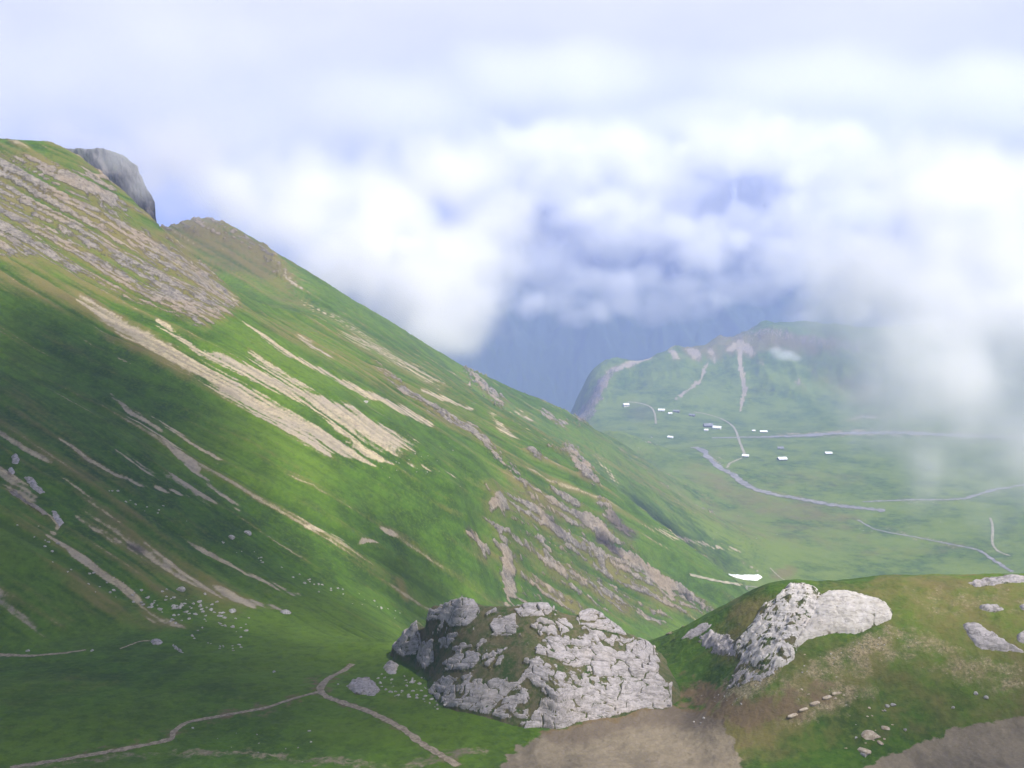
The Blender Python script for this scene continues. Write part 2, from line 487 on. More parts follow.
# foreground
near_dry.poly([(690, 640), (790, 590), (900, 580), (1100, 575), (1100, 720), (920, 740), (760, 768), (720, 720), (760, 690)], .66, 14)
near_brown.stroke([(352, 664), (332, 676), (319, 690), (338, 701), (389, 721), (422, 744), (458, 766)], 5, .42)
near_brown.stroke([(319, 692), (266, 708), (206, 719), (171, 733), (146, 745), (66, 759)], 5, .40)
near_brown.stroke([(312, 685), (325, 690)], 9, .5)
near_stony.poly([(760, 690), (800, 660), (900, 620), (960, 640), (1040, 690), (980, 700), (930, 660), (880, 670), (850, 720), (770, 735)], .62, 10)
near_stony.poly([(900, 585), (1060, 580), (1060, 620), (920, 615)], .5, 8)
near_gravel.poly([(470, 790), (520, 745), (560, 730), (600, 722), (668, 706), (715, 716), (735, 742), (748, 790)], 1, 5)
near_gravel.poly([(838, 790), (880, 758), (915, 744), (965, 728), (1060, 706), (1200, 690), (1200, 800)], 1, 4)
near_gravel.stroke([(-40, 776), (40, 766), (120, 756), (220, 752), (300, 758), (390, 764)], (4, 4), .55)
near_gravel.stroke([(400, 768), (440, 758), (480, 752)], 6, .6)
near_dry.stroke([(690, 745), (760, 730), (800, 700), (850, 660)], 30, 1)
near_brown.stroke([(745, 735), (790, 705), (830, 690)], 12, .55)
near_brown.poly([(540, 735), (600, 715), (668, 704), (722, 712), (725, 728), (640, 728), (560, 748)], 1, 6)
near_brown.stroke([(690, 690), (740, 715), (800, 705)], 16, .8)
near_brown.stroke([(650, 690), (685, 700)], 10, .6)
near_dry.stroke([(730, 735), (790, 720), (840, 690), (870, 665), (900, 640)], 26, .9)
near_dry.stroke([(900, 600), (960, 606), (1020, 612)], 12, .6)
near_dry.stroke([(880, 580), (940, 582), (1040, 590)], 10, .8)
near_dry.stroke([(980, 665), (1040, 690)], 18, .7)
near_dry.stroke([(735, 625), (765, 605)], 14, .8)
near_dry.stroke([(360, 690), (420, 700)], 8, .3)
near_stony.stroke([(770, 670), (735, 690), (715, 705)], 16, 1)
near_stony.stroke([(900, 640), (940, 660), (1020, 690)], 20, .5)
near_stony.stroke([(800, 680), (850, 655), (890, 635)], 14, .8)
near_stony.stroke([(790, 720), (840, 695), (870, 690)], 12, .8)
near_stony.stroke([(920, 610), (980, 608)], 10, .5)
near_stony.stroke([(970, 665), (1030, 680)], 16, .7)
near_stony.stroke([(0, 725), (60, 735), (120, 745)], 8, .35)
near_stony.stroke([(660, 645), (690, 660)], 8, .4)
near_rock.stroke([(672, 640), (690, 630), (705, 622)], 8, .55)
near_rock.stroke([(330, 668), (345, 672)], 4, .5)
near_rock.stroke([(700, 640), (720, 650)], 7, .8)

# ------------------------------------------------------------------ terrain grid
def steps(a, b, ratio):
    n = max(2, int(round(math.log(b / a) / ratio)))
    return np.exp(np.linspace(math.log(a), math.log(b), n, endpoint=False))


rad = np.concatenate([steps(4, 160, 0.08), steps(160, 180, .004), steps(180, 265, .0013), steps(265, 760, .0023), steps(760, 1700, .0034), steps(1700, 3450, .005), [3450.0, 3700.0]])
ang = np.concatenate([np.linspace(-180, -62, 24, endpoint=False), np.linspace(-62, -30, 90, endpoint=False),
                      np.degrees(np.arctan((np.arange(-72, 1097) - 512) / F)), np.linspace(30.6, 62, 80, endpoint=False), np.linspace(62, 180, 25)])
ang = np.radians(ang)
NR, NA = len(rad), len(ang)
AA, RR = np.meshgrid(ang, rad)
X = RR * np.sin(AA)
Y = RR * np.cos(AA)
Z0 = base(X, Y)
U, V = to_pixel(X, Y, Z0)
ahead = Y > 20

# fall lines: smear noise down the slope
ca = np.radians(np.linspace(-70, 70, 260))
cr = np.exp(np.linspace(math.log(120), math.log(3400), 260))
CA, CR = np.meshgrid(ca, cr)
gx_, gy_ = CR * np.sin(CA), CR * np.cos(CA)
e = 4.0
zz = base(gx_, gy_)
GX = (base(gx_ + e, gy_) - zz) / e
GY = (base(gx_, gy_ + e) - zz) / e
gl = np.hypot(GX, GY) + 1e-4
SLC = gl
# washed by old run-off, the streaks cross the slope at a slant, as read from the traced scree: solve for that plan direction
u0_, v0_ = to_pixel(gx_, gy_, zz)
u1_, v1_ = to_pixel(gx_ + e, gy_, zz + e * GX)
u2_, v2_ = to_pixel(gx_, gy_ + e, zz + e * GY)
kk = .60 + .22 * fbm(gx_ / 130, gy_ / 130, 2, 33)
ja, jb = (v1_ - v0_) - kk * (u1_ - u0_), (v2_ - v0_) - kk * (u2_ - u0_)
DXC, DYC = jb, -ja
sg = np.sign((u1_ - u0_) * DXC + (u2_ - u0_) * DYC)
gl2 = np.hypot(DXC, DYC) + 1e-6
DXC, DYC = DXC * sg / gl2, DYC * sg / gl2


def coarse(arrs, x, y):
    a = np.clip((np.arctan2(x, y) - ca[0]) / (ca[1] - ca[0]), 0, len(ca) - 1.001)
    r = np.clip((np.log(np.maximum(np.hypot(x, y), 1)) - math.log(120)) / (math.log(3400 / 120) / 259), 0, 258.999)
    ai, ri = a.astype(int), r.astype(int)
    fa, fr = a - ai, r - ri
    return [(t[ri, ai] * (1 - fa) + t[ri, ai + 1] * fa) * (1 - fr) + (t[ri + 1, ai] * (1 - fa) + t[ri + 1, ai + 1] * fa) * fr for t in arrs]


sel = (RR > 225) & (RR < 1900) & (np.abs(AA) < R(34))
sx, sy = X[sel], Y[sel]


def streaks(x, y, wave, step, n, seed):
    tot = perlin(x / wave, y / wave, seed)
    cnt = 1.0
    for sgn in (1, -1):
        px, py = x.copy(), y.copy()
        for k in range(n):
            dx, dy = coarse((DXC, DYC), px, py)
            px += sgn * dx * step
            py += sgn * dy * step
            wgt = 1 - 0.6 * k / n
            tot = tot + wgt * perlin(px / wave, py / wave, seed)
            cnt += wgt * wgt
    return tot / math.sqrt(cnt)


lic_f = np.zeros_like(X)
lic_b = np.zeros_like(X)
lic_f[sel] = streaks(sx, sy, 2.4, 1.7, 15, 3)
lic_b[sel] = streaks(sx, sy, 8.0, 5.5, 11, 11)
for L_ in (lic_f, lic_b):
    L_[sel] = (L_[sel] - L_[sel].mean()) / L_[sel].std()
    L_ *= smooth(225, 275, RR)
slope, = coarse((SLC,), X, Y)

near = smooth(300, 285, RR)
is_far = 1 - near
wob_u = 3.0 * fbm(X / 14, Y / 14, 3, 40)
wob_v = 3.0 * fbm(X / 14, Y / 14, 3, 50)
near_w = 11.0 * near
uu = U + wob_u + near_w * fbm(X / 3.5, Y / 3.5, 3, 41)
vv = V + wob_v + near_w * .6 * fbm(X / 3.5, Y / 3.5, 3, 51)
on_hill = smooth(0.16, 0.34, slope)
m_scree_sun = far_scree_sun.get(uu, vv) * is_far
m_rock = far_rock.get(uu, vv) * is_far + near_rock.get(uu, vv) * near
m_dry = far_dry.get(uu, vv) * is_far + near_dry.get(uu, vv) * near
m_dark = far_dark.get(uu, vv) * is_far
m_grav = near_gravel.get(uu, vv) * near
m_brown = near_brown.get(uu, vv) * near
m_stony = near_stony.get(uu, vv) * near
for m in (m_scree_sun, m_rock, m_dry, m_dark, m_grav, m_brown, m_stony):
    m[~ahead] = 0
# break the outlines up with the fall line streaks
mid = fbm(X / 30, Y / 30, 4, 21)
fine = fbm(X / 3.0, Y / 3.0, 3, 31)
m_scree_sun *= 1 + .5 * smooth(2000, 2400, RR)
m_rock *= 1 + .35 * smooth(2000, 2400, RR)
raw_scree_sun, raw_rock = m_scree_sun.copy(), m_rock.copy()
m_scree_sun = smooth(0.34, 1.02, m_scree_sun * 1.0 + 0.17 * lic_f + 0.10 * lic_b + 0.24 * fine + .16 * mid + smooth(1900, 2300, RR) * (.55 * fbm(X / 38, Y / 38, 4, 68) - .10))
wild = smooth(1.35, 2.3, 0.55 * lic_f + 0.75 * lic_b + 0.9 * mid) * on_hill * is_far * smooth(1900, 1500, RR)
m_scree_sun = np.maximum(m_scree_sun, 0.42 * wild)
m_rock = smooth(0.34, 0.98, m_rock * 0.92 + 0.15 * lic_f + 0.08 * lic_b + 0.42 * fbm(X / 6, Y / 6, 5, 61, .62))
m_dry = np.clip(m_dry * 0.8 + .45 * raw_scree_sun + .35 * raw_rock * is_far + 0.40 * mid + 0.20 * lic_b * on_hill + .12 * lic_f * on_hill + near * .35 * fbm(X / 5, Y / 5, 4, 66), 0, 1)
m_brown = np.clip(m_brown + near * (m_brown > .02) * .5 * fbm(X / 4, Y / 4, 4, 67), 0, 1)

# relief
Zd = np.zeros_like(X)
calm = smooth(150, 170, RR)
hill = is_far * on_hill
Zd += hill * (2.6 * fbm(X / 60, Y / 60, 4, 2) + 0.36 * lic_b * smooth(1900, 1200, RR) + 0.11 * lic_f * np.clip(RR / 500, .6, 1.5) + .5 * fbm(X / 9, Y / 9, 3, 14))
Zd += is_far * (1 - on_hill) * 0.8 * fbm(X / 50, Y / 50, 3, 4)
rough = smooth(2300, 2700, RR)
Zd += rough * on_hill * (22 * ridged(X / 160, Y / 260, 4, 5))
wx, wy, wc = worley((0.80 * X + 0.60 * Y) / 22, (-0.60 * X + 0.80 * Y) / 7, 5)
strat = ridged((0.35 * X + 0.94 * Y) / 26, (0.94 * X - 0.35 * Y) / 60, 4, 8)
Zd += m_rock * is_far * (2.6 * strat + 3.2 * (wc - 0.3) * smooth(0.0, 0.18, wy - wx)) * np.clip(RR / 560, .7, 1.6) * np.where(U < 260, .45, 1)
Zd -= m_dark * is_far * smooth(300, 340, U) * 3.0
Zd -= m_scree_sun * is_far * 0.35
Zd += near * calm * (0.50 * fbm(X / 11, Y / 11, 3, 6) + 0.16 * fbm(X / 2.2, Y / 2.2, 3, 9))
Zd += near * m_rock * 0.8 * ridged(X / 4, Y / 3, 4, 12)
Zd += near * m_stony * 0.28 * np.maximum(0, fbm(X / 0.9, Y / 0.9, 2, 13))
Zd -= near * m_grav * 0.15
Z = Z0 + Zd
Z[-1] = -1400.0                 # the sheet's rim goes down into the low ground


def ground_z(x, y):
    """Height of the finished ground, by bilinear lookup in the grid."""
    a = np.interp(np.arctan2(x, y), ang, np.arange(NA))
    r = np.interp(np.log(np.maximum(np.hypot(x, y), 4)), np.log(rad), np.arange(NR))
    ai = np.clip(a.astype(int), 0, NA - 2)
    ri = np.clip(r.astype(int), 0, NR - 2)
    fa, fr = a - ai, r - ri
    return (Z[ri, ai] * (1 - fa) + Z[ri, ai + 1] * fa) * (1 - fr) + (Z[ri + 1, ai] * (1 - fa) + Z[ri + 1, ai + 1] * fa) * fr


_Ys = np.exp(np.linspace(math.log(168), math.log(3300), 1400))


def land(u, v, y0=168.0, y1=3300.0):
    """Where the sight lines of photo pixels meet the finished ground (first hit beyond y0)."""
    u = np.atleast_1d(np.asarray(u, float))
    v = np.atleast_1d(np.asarray(v, float))
    Ys = _Ys[(_Ys >= y0) & (_Ys <= y1)]
    a, b = (u - 512) / F, (384 - v) / F
    dy = CP + b * SP
    px = (a / dy)[:, None] * Ys
    pz = ((-SP + b * CP) / dy)[:, None] * Ys
    g = ground_z(px, np.broadcast_to(Ys, px.shape))
    below = pz <= g
    k = np.where(below.any(1), below.argmax(1), len(Ys) - 1)
    k0 = np.maximum(k - 1, 0)
    i = np.arange(len(u))
    h0, h1 = pz[i, k0] - g[i, k0], pz[i, k] - g[i, k]
    t = np.clip(np.where(np.abs(h0 - h1) > 1e-6, h0 / (h0 - h1 + 1e-9), 1), 0, 1)
    Yh = Ys[k0] + (Ys[k] - Ys[k0]) * t
    x = a / dy * Yh
    return np.stack([x, Yh, ground_z(x, Yh)], 1)


# ------------------------------------------------------------------ mesh and material helpers
def mesh_from(name, verts, faces, mat=None, smooth_=True):
    """verts (n,3), faces (m,4) or (m,3) arrays."""
    me = bpy.data.meshes.new(name)
    verts = np.asarray(verts, np.float32)
    faces = np.asarray(faces, np.int32)
    k = faces.shape[1]
    me.vertices.add(len(verts))
    me.vertices.foreach_set('co', verts.ravel())
    me.loops.add(faces.size)
    me.loops.foreach_set('vertex_index', faces.ravel())
    me.polygons.add(len(faces))
    me.polygons.foreach_set('loop_start', np.arange(0, faces.size, k, dtype=np.int32))
    me.polygons.foreach_set('use_smooth', np.full(len(faces), smooth_))
    me.update(calc_edges=True)
    if mat:
        me.materials.append(mat)
    return me


def paint(me, name, rgba):
    at_ = me.attributes.new(name, 'FLOAT_COLOR', 'POINT')
    at_.data.foreach_set('color', np.asarray(rgba, np.float32).ravel())


def obj(name, me, parent=None, label=None, cat=None, group=None, kind=None, loc=None):
    o = bpy.data.objects.new(name, me)
    col.objects.link(o)
    if parent:
        o.parent = parent
    if loc is not None:
        o.location = loc
    tag(o, label, cat, group, kind)
    return o


def tag(o, label=None, cat=None, group=None, kind=None):
    if label:
        o['label'] = label
    if cat:
        o['category'] = cat
    if group:
        o['group'] = group
    if kind:
        o['kind'] = kind


def grid_faces(nr, nc):
    i = np.arange(nr * nc, dtype=np.int32).reshape(nr, nc)
    return np.stack([i[:-1, :-1].ravel(), i[:-1, 1:].ravel(), i[1:, 1:].ravel(), i[1:, :-1].ravel()], 1)


class Mat:
    """A small node builder."""

    def __init__(self, name, rough=0.9, spec=0.15):
        self.m = bpy.data.materials.new(name)
        self.m.use_nodes = True
        self.n, self.l = self.m.node_tree.nodes, self.m.node_tree.links
        self.bsdf = self.n['Principled BSDF']
        self.bsdf.inputs['Roughness'].default_value = rough
        self.bsdf.inputs['Specular IOR Level'].default_value = spec
        self.pos = self.n.new('ShaderNodeNewGeometry').outputs['Position']

    def put(self, sock, v):
        if isinstance(v, bpy.types.NodeSocket):
            self.l.new(v, sock)
        elif v is not None:
            if hasattr(v, '__len__') and len(v) == 3 and sock.type == 'RGBA':
                v = (*v, 1)
            sock.default_value = v

    def noise(self, scale, detail=4, rough=0.55, vec=None, stretch=None, distort=0.0):
        v = vec or self.pos
        if stretch:
            mp = self.n.new('ShaderNodeMapping')
            mp.inputs['Scale'].default_value = stretch[:3]
            if len(stretch) > 3:
                mp.inputs['Rotation'].default_value = (0, 0, stretch[3])
            self.l.new(v, mp.inputs['Vector'])
            v = mp.outputs['Vector']
        nd = self.n.new('ShaderNodeTexNoise')
        nd.inputs['Scale'].default_value = scale
        nd.inputs['Detail'].default_value = detail
        nd.inputs['Roughness'].default_value = rough
        nd.inputs['Distortion'].default_value = distort
        self.l.new(v, nd.inputs['Vector'])
        return nd.outputs['Fac']

    def voro(self, scale, feature='F1', out='Distance', stretch=None):
        v = self.pos
        if stretch:
            mp = self.n.new('ShaderNodeMapping')
            mp.inputs['Scale'].default_value = stretch[:3]
            if len(stretch) > 3:
                mp.inputs['Rotation'].default_value = (0, 0, stretch[3])
            self.l.new(v, mp.inputs['Vector'])
            v = mp.outputs['Vector']
        nd = self.n.new('ShaderNodeTexVoronoi')
        nd.feature = feature
        nd.inputs['Scale'].default_value = scale
        self.l.new(v, nd.inputs['Vector'])
        return nd.outputs[out]

    def attr(self, name):
        nd = self.n.new('ShaderNodeAttribute')
        nd.attribute_name = name
        sp = self.n.new('ShaderNodeSeparateColor')
        self.l.new(nd.outputs['Color'], sp.inputs['Color'])
        return sp.outputs['Red'], sp.outputs['Green'], sp.outputs['Blue'], nd.outputs['Alpha']

    def math(self, op, a, b=None, c=None, clamp=False):
        nd = self.n.new('ShaderNodeMath')
        nd.operation = op
        nd.use_clamp = clamp
        self.put(nd.inputs[0], a)
        if b is not None:
            self.put(nd.inputs[1], b)
        if c is not None:
            self.put(nd.inputs[2], c)
        return nd.outputs[0]

    def step(self, x, lo, hi):
        nd = self.n.new('ShaderNodeMapRange')
        nd.interpolation_type = 'SMOOTHSTEP'
        self.put(nd.inputs['Value'], x)
        nd.inputs['From Min'].default_value = lo
        nd.inputs['From Max'].default_value = hi
        return nd.outputs['Result']

    def mix(self, fac, a, b):
        nd = self.n.new('ShaderNodeMixRGB')
        self.put(nd.inputs['Fac'], fac)
        self.put(nd.inputs['Color1'], a)
        self.put(nd.inputs['Color2'], b)
        return nd.outputs['Color']

    def bump(self, h, strength, dist):
        nd = self.n.new('ShaderNodeBump')
        nd.inputs['Strength'].default_value = strength
        nd.inputs['Distance'].default_value = dist
        self.l.new(h, nd.inputs['Height'])
        self.l.new(nd.outputs['Normal'], self.bsdf.inputs['Normal'])

    def color(self, c):
        self.put(self.bsdf.inputs['Base Color'], c)
        return self.m


G_DARK, G_MID, G_LIGHT, G_DRY, G_BROWN = (.026, .055, .007), (.051, .108, .009), (.100, .164, .014), (.140, .122, .040), (.095, .072, .036)
T_SCREE, T_SCREE2, T_ROCK, T_ROCK2 = (.37, .315, .20), (.20, .16, .11), (.29, .255, .21), (.105, .095, .085)


def terrain_material():
    M = Mat("alpine_turf_and_scree")
    scree, rock, dry, lic = M.attr('masks')
    grav, brown, stony, dark = M.attr('masks_near')
    n_big = M.noise(0.012, 4)
    n_mid = M.noise(0.09, 5, .6)
    n_fine = M.noise(0.7, 4, .65)
    g = M.mix(M.step(n_mid, .35, .65), G_DARK, G_MID)
    g = M.mix(M.math('MULTIPLY', M.step(n_big, .42, .66), .7), g, G_LIGHT)
    g = M.mix(M.math('MULTIPLY', M.step(n_fine, .42, .72), .5), g, G_LIGHT)
    g = M.mix(M.math('MULTIPLY', M.step(M.noise(.33, 6, .75), .46, .64), .5), g, G_DARK)
    sz = M.n.new('ShaderNodeSeparateXYZ')
    M.l.new(M.pos, sz.inputs[0])
    g = M.mix(M.math('MULTIPLY', M.step(sz.outputs[2], -220, -370), M.math('MULTIPLY', M.step(M.math('MULTIPLY_ADD', M.noise(.045, 6, .7), .6, M.math('MULTIPLY', n_big, .5)), .38, .68), .9)), g, (.125, .170, .024))     # mown pasture of the valley
    g = M.mix(M.math('MULTIPLY', M.step(lic, .48, .26), .45), g, G_DARK)
    dm = M.step(M.math('ADD', dry, M.math('MULTIPLY_ADD', n_fine, .5, -.25)), .1, 1.0)
    g = M.mix(dm, g, G_DRY)
    g = M.mix(M.math('MULTIPLY', M.step(M.noise(.05, 5, .6), .52, .72), M.math('MULTIPLY', dm, .8)), g, G_BROWN)
    # pale stones poking through the turf
    sf = M.step(M.math('ADD', stony, M.math('MULTIPLY_ADD', M.noise(.3, 5, .7), 1.6, -1.0)), .2, .8)
    g = M.mix(M.math('MULTIPLY', sf, .75), g, M.mix(M.step(M.noise(1.6, 6, .85), .34, .64), (.07, .055, .03), (.38, .30, .19)))
    stones = M.math('MULTIPLY', M.step(M.noise(2.4, 3, .8), .60, .67), sf)
    g = M.mix(M.math('MULTIPLY', stones, .85), g, M.mix(n_fine, (.34, .28, .20), (.46, .42, .36)))
    bm = M.step(M.math('ADD', brown, M.math('MULTIPLY_ADD', M.noise(.3, 6, .7), 1.7, -.85)), .25, .75)
    g = M.mix(bm, g, M.mix(n_fine, (.10, .072, .040), (.17, .125, .066)))
    gv = M.step(M.math('ADD', grav, M.math('MULTIPLY_ADD', M.noise(.35, 8, .8), 1.9, -.95)), .35, .75)
    gcol = M.mix(n_fine, (.155, .125, .085), (.265, .22, .15))
    gcol = M.mix(M.math('MULTIPLY', M.step(M.noise(2.2, 3, .7), .55, .75), .5), gcol, (.30, .27, .22))
    gcol = M.mix(M.math('MULTIPLY', M.step(M.noise(.14, 6, .7, stretch=(1, .45, 1, .5)), .42, .62), .65), gcol, (.105, .088, .062))
    gcol = M.mix(M.math('MULTIPLY', brown, .75), gcol, (.115, .090, .065))
    g = M.mix(gv, g, gcol)
    # scree
    sn = M.math('MULTIPLY_ADD', M.noise(.9, 4, .8), .5, M.math('MULTIPLY', M.noise(.16, 6, .8), .5))
    sm = M.step(M.math('ADD', M.math('ADD', scree, M.math('MULTIPLY_ADD', lic, .5, -.25)), M.math('MULTIPLY_ADD', sn, 1.7, -.85)), .26, .84)
    sc = M.mix(M.step(M.noise(.35, 6, .8), .34, .60), T_SCREE2, T_SCREE)
    sc = M.mix(M.math('MULTIPLY', M.step(M.noise(.02, 3), .4, .65), .6), sc, (.25, .215, .185))
    sc = M.mix(M.math('MULTIPLY', M.step(lic, .62, .38), .55), sc, (.16, .145, .11))
    g = M.mix(sm, g, sc)
    # rock
    rn = M.math('MULTIPLY_ADD', M.noise(.6, 4, .8), .4, M.math('MULTIPLY', M.noise(.12, 7, .8), .6))
    rm = M.step(M.math('ADD', rock, M.math('MULTIPLY_ADD', rn, 1.8, -.9)), .38, .66)
    rc = M.mix(M.step(M.noise(.22, 8, .8), .36, .64), T_ROCK2, T_ROCK)
    rc = M.mix(M.math('MULTIPLY', M.step(M.noise(.5, 4, .7, stretch=(.5, 1.6, 1.6, .6)), .54, .64), .7), rc, (.06, .055, .05))
    rc = M.mix(M.math('MULTIPLY', M.step(M.noise(.03, 4), .45, .62), .55), rc, (.30, .23, .155))
    g = M.mix(rm, g, rc)
    g = M.mix(dark, g, (.055, .045, .045))
    h = M.math('ADD', M.math('MULTIPLY', n_mid, 3.0), n_fine)
    h = M.math('ADD', h, M.math('MULTIPLY', rn, M.math('MULTIPLY', rm, 6.0)))
    M.bump(h, .7, .6)
    return M.color(g)


mat_turf = terrain_material()
verts = np.stack([X.ravel(), Y.ravel(), Z.ravel()], 1)
faces = grid_faces(NR, NA)
rgba1 = np.stack([m_scree_sun.ravel(), m_rock.ravel(), m_dry.ravel(), np.clip(0.5 + (0.13 * lic_f + .08 * lic_b) * (0.15 + .85 * on_hill), 0, 1).ravel()], 1)
rgba2 = np.stack([m_grav.ravel(), m_brown.ravel(), m_stony.ravel(), m_dark.ravel()], 1)
fz = Z0[:-1, :-1]
fr, fy, fx = RR[:-1, :-1], Y[:-1, :-1], X[:-1, :-1]
f_floor = (((fz < -300) & (fr > 700) & (slope[:-1, :-1] < .33)) | (fr > 1850)).ravel()
f_knoll = ((fr < 290) & (fx > 0.175 * fy) & (fy > 150)).ravel()
f_meadow = ((fr < 268) & ~f_knoll.reshape(fr.shape)).ravel()
f_hill = ~(f_floor | f_knoll | f_meadow)


def piece(name, keep):
    f = faces[keep]
    used = np.unique(f)
    remap = np.zeros(len(verts), np.int32)
    remap[used] = np.arange(len(used))
    me = mesh_from(name, verts[used], remap[f], mat_turf)
    paint(me, 'masks', rgba1[used])
    paint(me, 'masks_near', rgba2[used])
    return obj(name, me, kind='structure')


piece('meadow', f_meadow)
piece('knoll', f_knoll)
piece('mountain_slope', f_hill)
piece('valley_floor', f_floor)

# ------------------------------------------------------------------ far ground, distant mountain and dark cliff
def plain_mat(name, c1, c2, scale, rough=.9):
    M = Mat(name, rough)
    return M.color(M.mix(M.step(M.noise(scale, 5, .65), .35, .65), c1, c2))


gp = []
for r_ in np.linspace(0, 1, 40):
    gp.append(r_)
gxs = np.linspace(-14000, 14000, 57)
gys = np.linspace(-9000, 16000, 51)
GXm, GYm = np.meshgrid(gxs, gys)
GZm = -1370 + 25 * fbm(GXm / 1800, GYm / 1800, 3, 90)
mat_low = plain_mat("valley_forest", (.02, .045, .015), (.045, .08, .02), .004)
obj('ground', mesh_from('ground', np.stack([GXm.ravel(), GYm.ravel(), GZm.ravel()], 1), grid_faces(*GXm.shape), mat_low), kind='structure')

fp = []
for u, v, Y_ in ((440, 330, 4000), (500, 400, 3900), (560, 440, 3850), (620, 440, 3850), (700, 420, 3900), (800, 400, 3900), (900, 390, 3900), (1000, 380, 3900),
                 (500, 310, 4700), (560, 320, 4700), (620, 330, 4600), (700, 330, 4600), (800, 320, 4600), (900, 300, 4600),
                 (440, 240, 5400), (490, 235, 5500), (520, 215, 5500), (537, 213, 5500), (556, 218, 5550), (600, 240, 5700), (660, 235, 5900), (720, 235, 5900), (800, 235, 5900), (900, 230, 5900),
                 (640, 195, 6900), (690, 178, 7000), (715, 168, 7000), (745, 168, 7000), (776, 186, 7000), (830, 205, 7000), (900, 215, 7000), (1000, 225, 7000),
                 (300, 300, 5200), (1150, 250, 6000)):
    fp.append(at(u, v, 5300 + (Y_ - 3850) * .5))
for u, Y_, z_ in ((400, 4900, -1330), (600, 4900, -1330), (800, 4950, -1250), (1000, 5000, -1150), (500, 7200, -300), (560, 7200, -250), (640, 8000, -200), (740, 8100, -200), (900, 8100, -200),
                  (300, 7600, -600), (1100, 8000, -200), (1400, 6500, -200)):
    fp.append(((u - 512.0) / F * Y_, Y_, z_))
fbase = Ground(fp, .04)
fa_ = np.radians(np.linspace(-14, 34, 420))
fr_ = np.exp(np.linspace(math.log(4900), math.log(8400), 460))
FA, FR = np.meshgrid(fa_, fr_)
FX, FY = FR * np.sin(FA), FR * np.cos(FA)
FZ = fbase(FX, FY)
FZ += smooth(5000, 5400, FR) * (150 * ridged(FX / 420, FY / 560, 5, 70, .55) - 40)
FU, FV = to_pixel(FX, FY, FZ)
snow = Sheet()
snow.stroke([(733, 182), (736, 193), (733, 203), (735, 210)], 2.0)
snow.stroke([(700, 190), (696, 197)], 1.6)
snow.stroke([(752, 182), (758, 184)], 1.6)
snow.stroke([(716, 196), (712, 199)], 1.2)
MS = Mat("mountain_rock_and_forest")
s_, _, _, _ = MS.attr('masks')
nz = MS.n.new('ShaderNodeSeparateXYZ')
MS.l.new(MS.pos, nz.inputs[0])
hgt = MS.math('ADD', nz.outputs[2], MS.math('MULTIPLY', MS.noise(.004, 5, .65), 500))
fc = MS.mix(MS.noise(.01, 5, .7), (.022, .048, .018), (.07, .10, .035))
fc = MS.mix(MS.step(hgt, -60, 260), fc, MS.mix(MS.noise(.006, 5, .7), (.07, .07, .07), (.16, .15, .15)))
fc = MS.mix(s_, fc, (.42, .44, .48))
mat_far = MS.color(fc)
fm = mesh_from('mountain', np.stack([FX.ravel(), FY.ravel(), FZ.ravel()], 1), grid_faces(*FX.shape), mat_far)
sn_ = smooth(.3, .7, snow.get(FU, FV) + .2 * fbm(FX / 40, FY / 40, 3, 75)) * (FR > 6300)
paint(fm, 'masks', np.stack([sn_.ravel()] * 4, 1))
obj('mountain', fm, kind='structure')

# the dark rock head behind the left crest
ccx = [(50, 165), (58, 152), (66, 149), (80, 148.5), (105, 149), (118, 153), (128, 158), (138, 166), (143, 177), (147, 188), (152, 194), (155, 203), (157, 222)]
cu = np.linspace(50, 157, 150)
cv = np.interp(cu, [p[0] for p in ccx], [p[1] for p in ccx])
prof_y = np.concatenate([np.linspace(0, 10, 70), np.linspace(10, 45, 24), np.linspace(45, 70, 30)])   # metres behind the foot
prof_h = np.concatenate([np.linspace(0, 1, 70) ** 0.8, np.full(24, 1.0), np.linspace(1, 0, 30)])
cv3 = []
for py_, ph_ in zip(prof_y, prof_h):
    for u_, v_ in zip(cu, cv):
        Yf = 810 + 0.25 * max(0, u_ - 100)
        Yt = Yf - 10 + py_ * (1.0 + 0.2 * math.sin(u_ * .1))
        x_, _, zt = at(u_, v_, Yf)
        zb = -75.0
        cv3.append((x_ * Yt / Yf, Yt, zb + (zt - zb) * ph_))
cv3 = np.array(cv3)
amp = np.repeat(np.minimum(1, np.sin(np.clip(prof_h, 0, 1) * np.pi * .5 + .2)), len(cu))
cv3[:, 1] -= amp * 6.5 * ridged(cv3[:, 0] / 11 + .02 * cv3[:, 2], cv3[:, 2] / 30, 5, 81, .62)
cv3[:, 0] += 1.6 * fbm(cv3[:, 1] / 6 + 9, cv3[:, 2] / 6, 3, 82)
cv3[:, 2] += 2.2 * fbm(cv3[:, 0] / 8, cv3[:, 1] / 8, 4, 83)
MC = Mat("dark_cliff_rock")
rc_ = MC.mix(MC.step(MC.noise(.14, 7, .75, stretch=(1, 1, .4)), .36, .64), (.035, .035, .04), (.17, .155, .15))
rc_ = MC.mix(MC.math('MULTIPLY', MC.step(MC.noise(.05, 4), .52, .66), .55), rc_, (.04, .07, .025))
MC.bump(MC.noise(.25, 6, .75), .8, 2.0)
obj('cliff', mesh_from('cliff', cv3, grid_faces(len(prof_y), len(cu)), MC.color(rc_)), kind='structure')

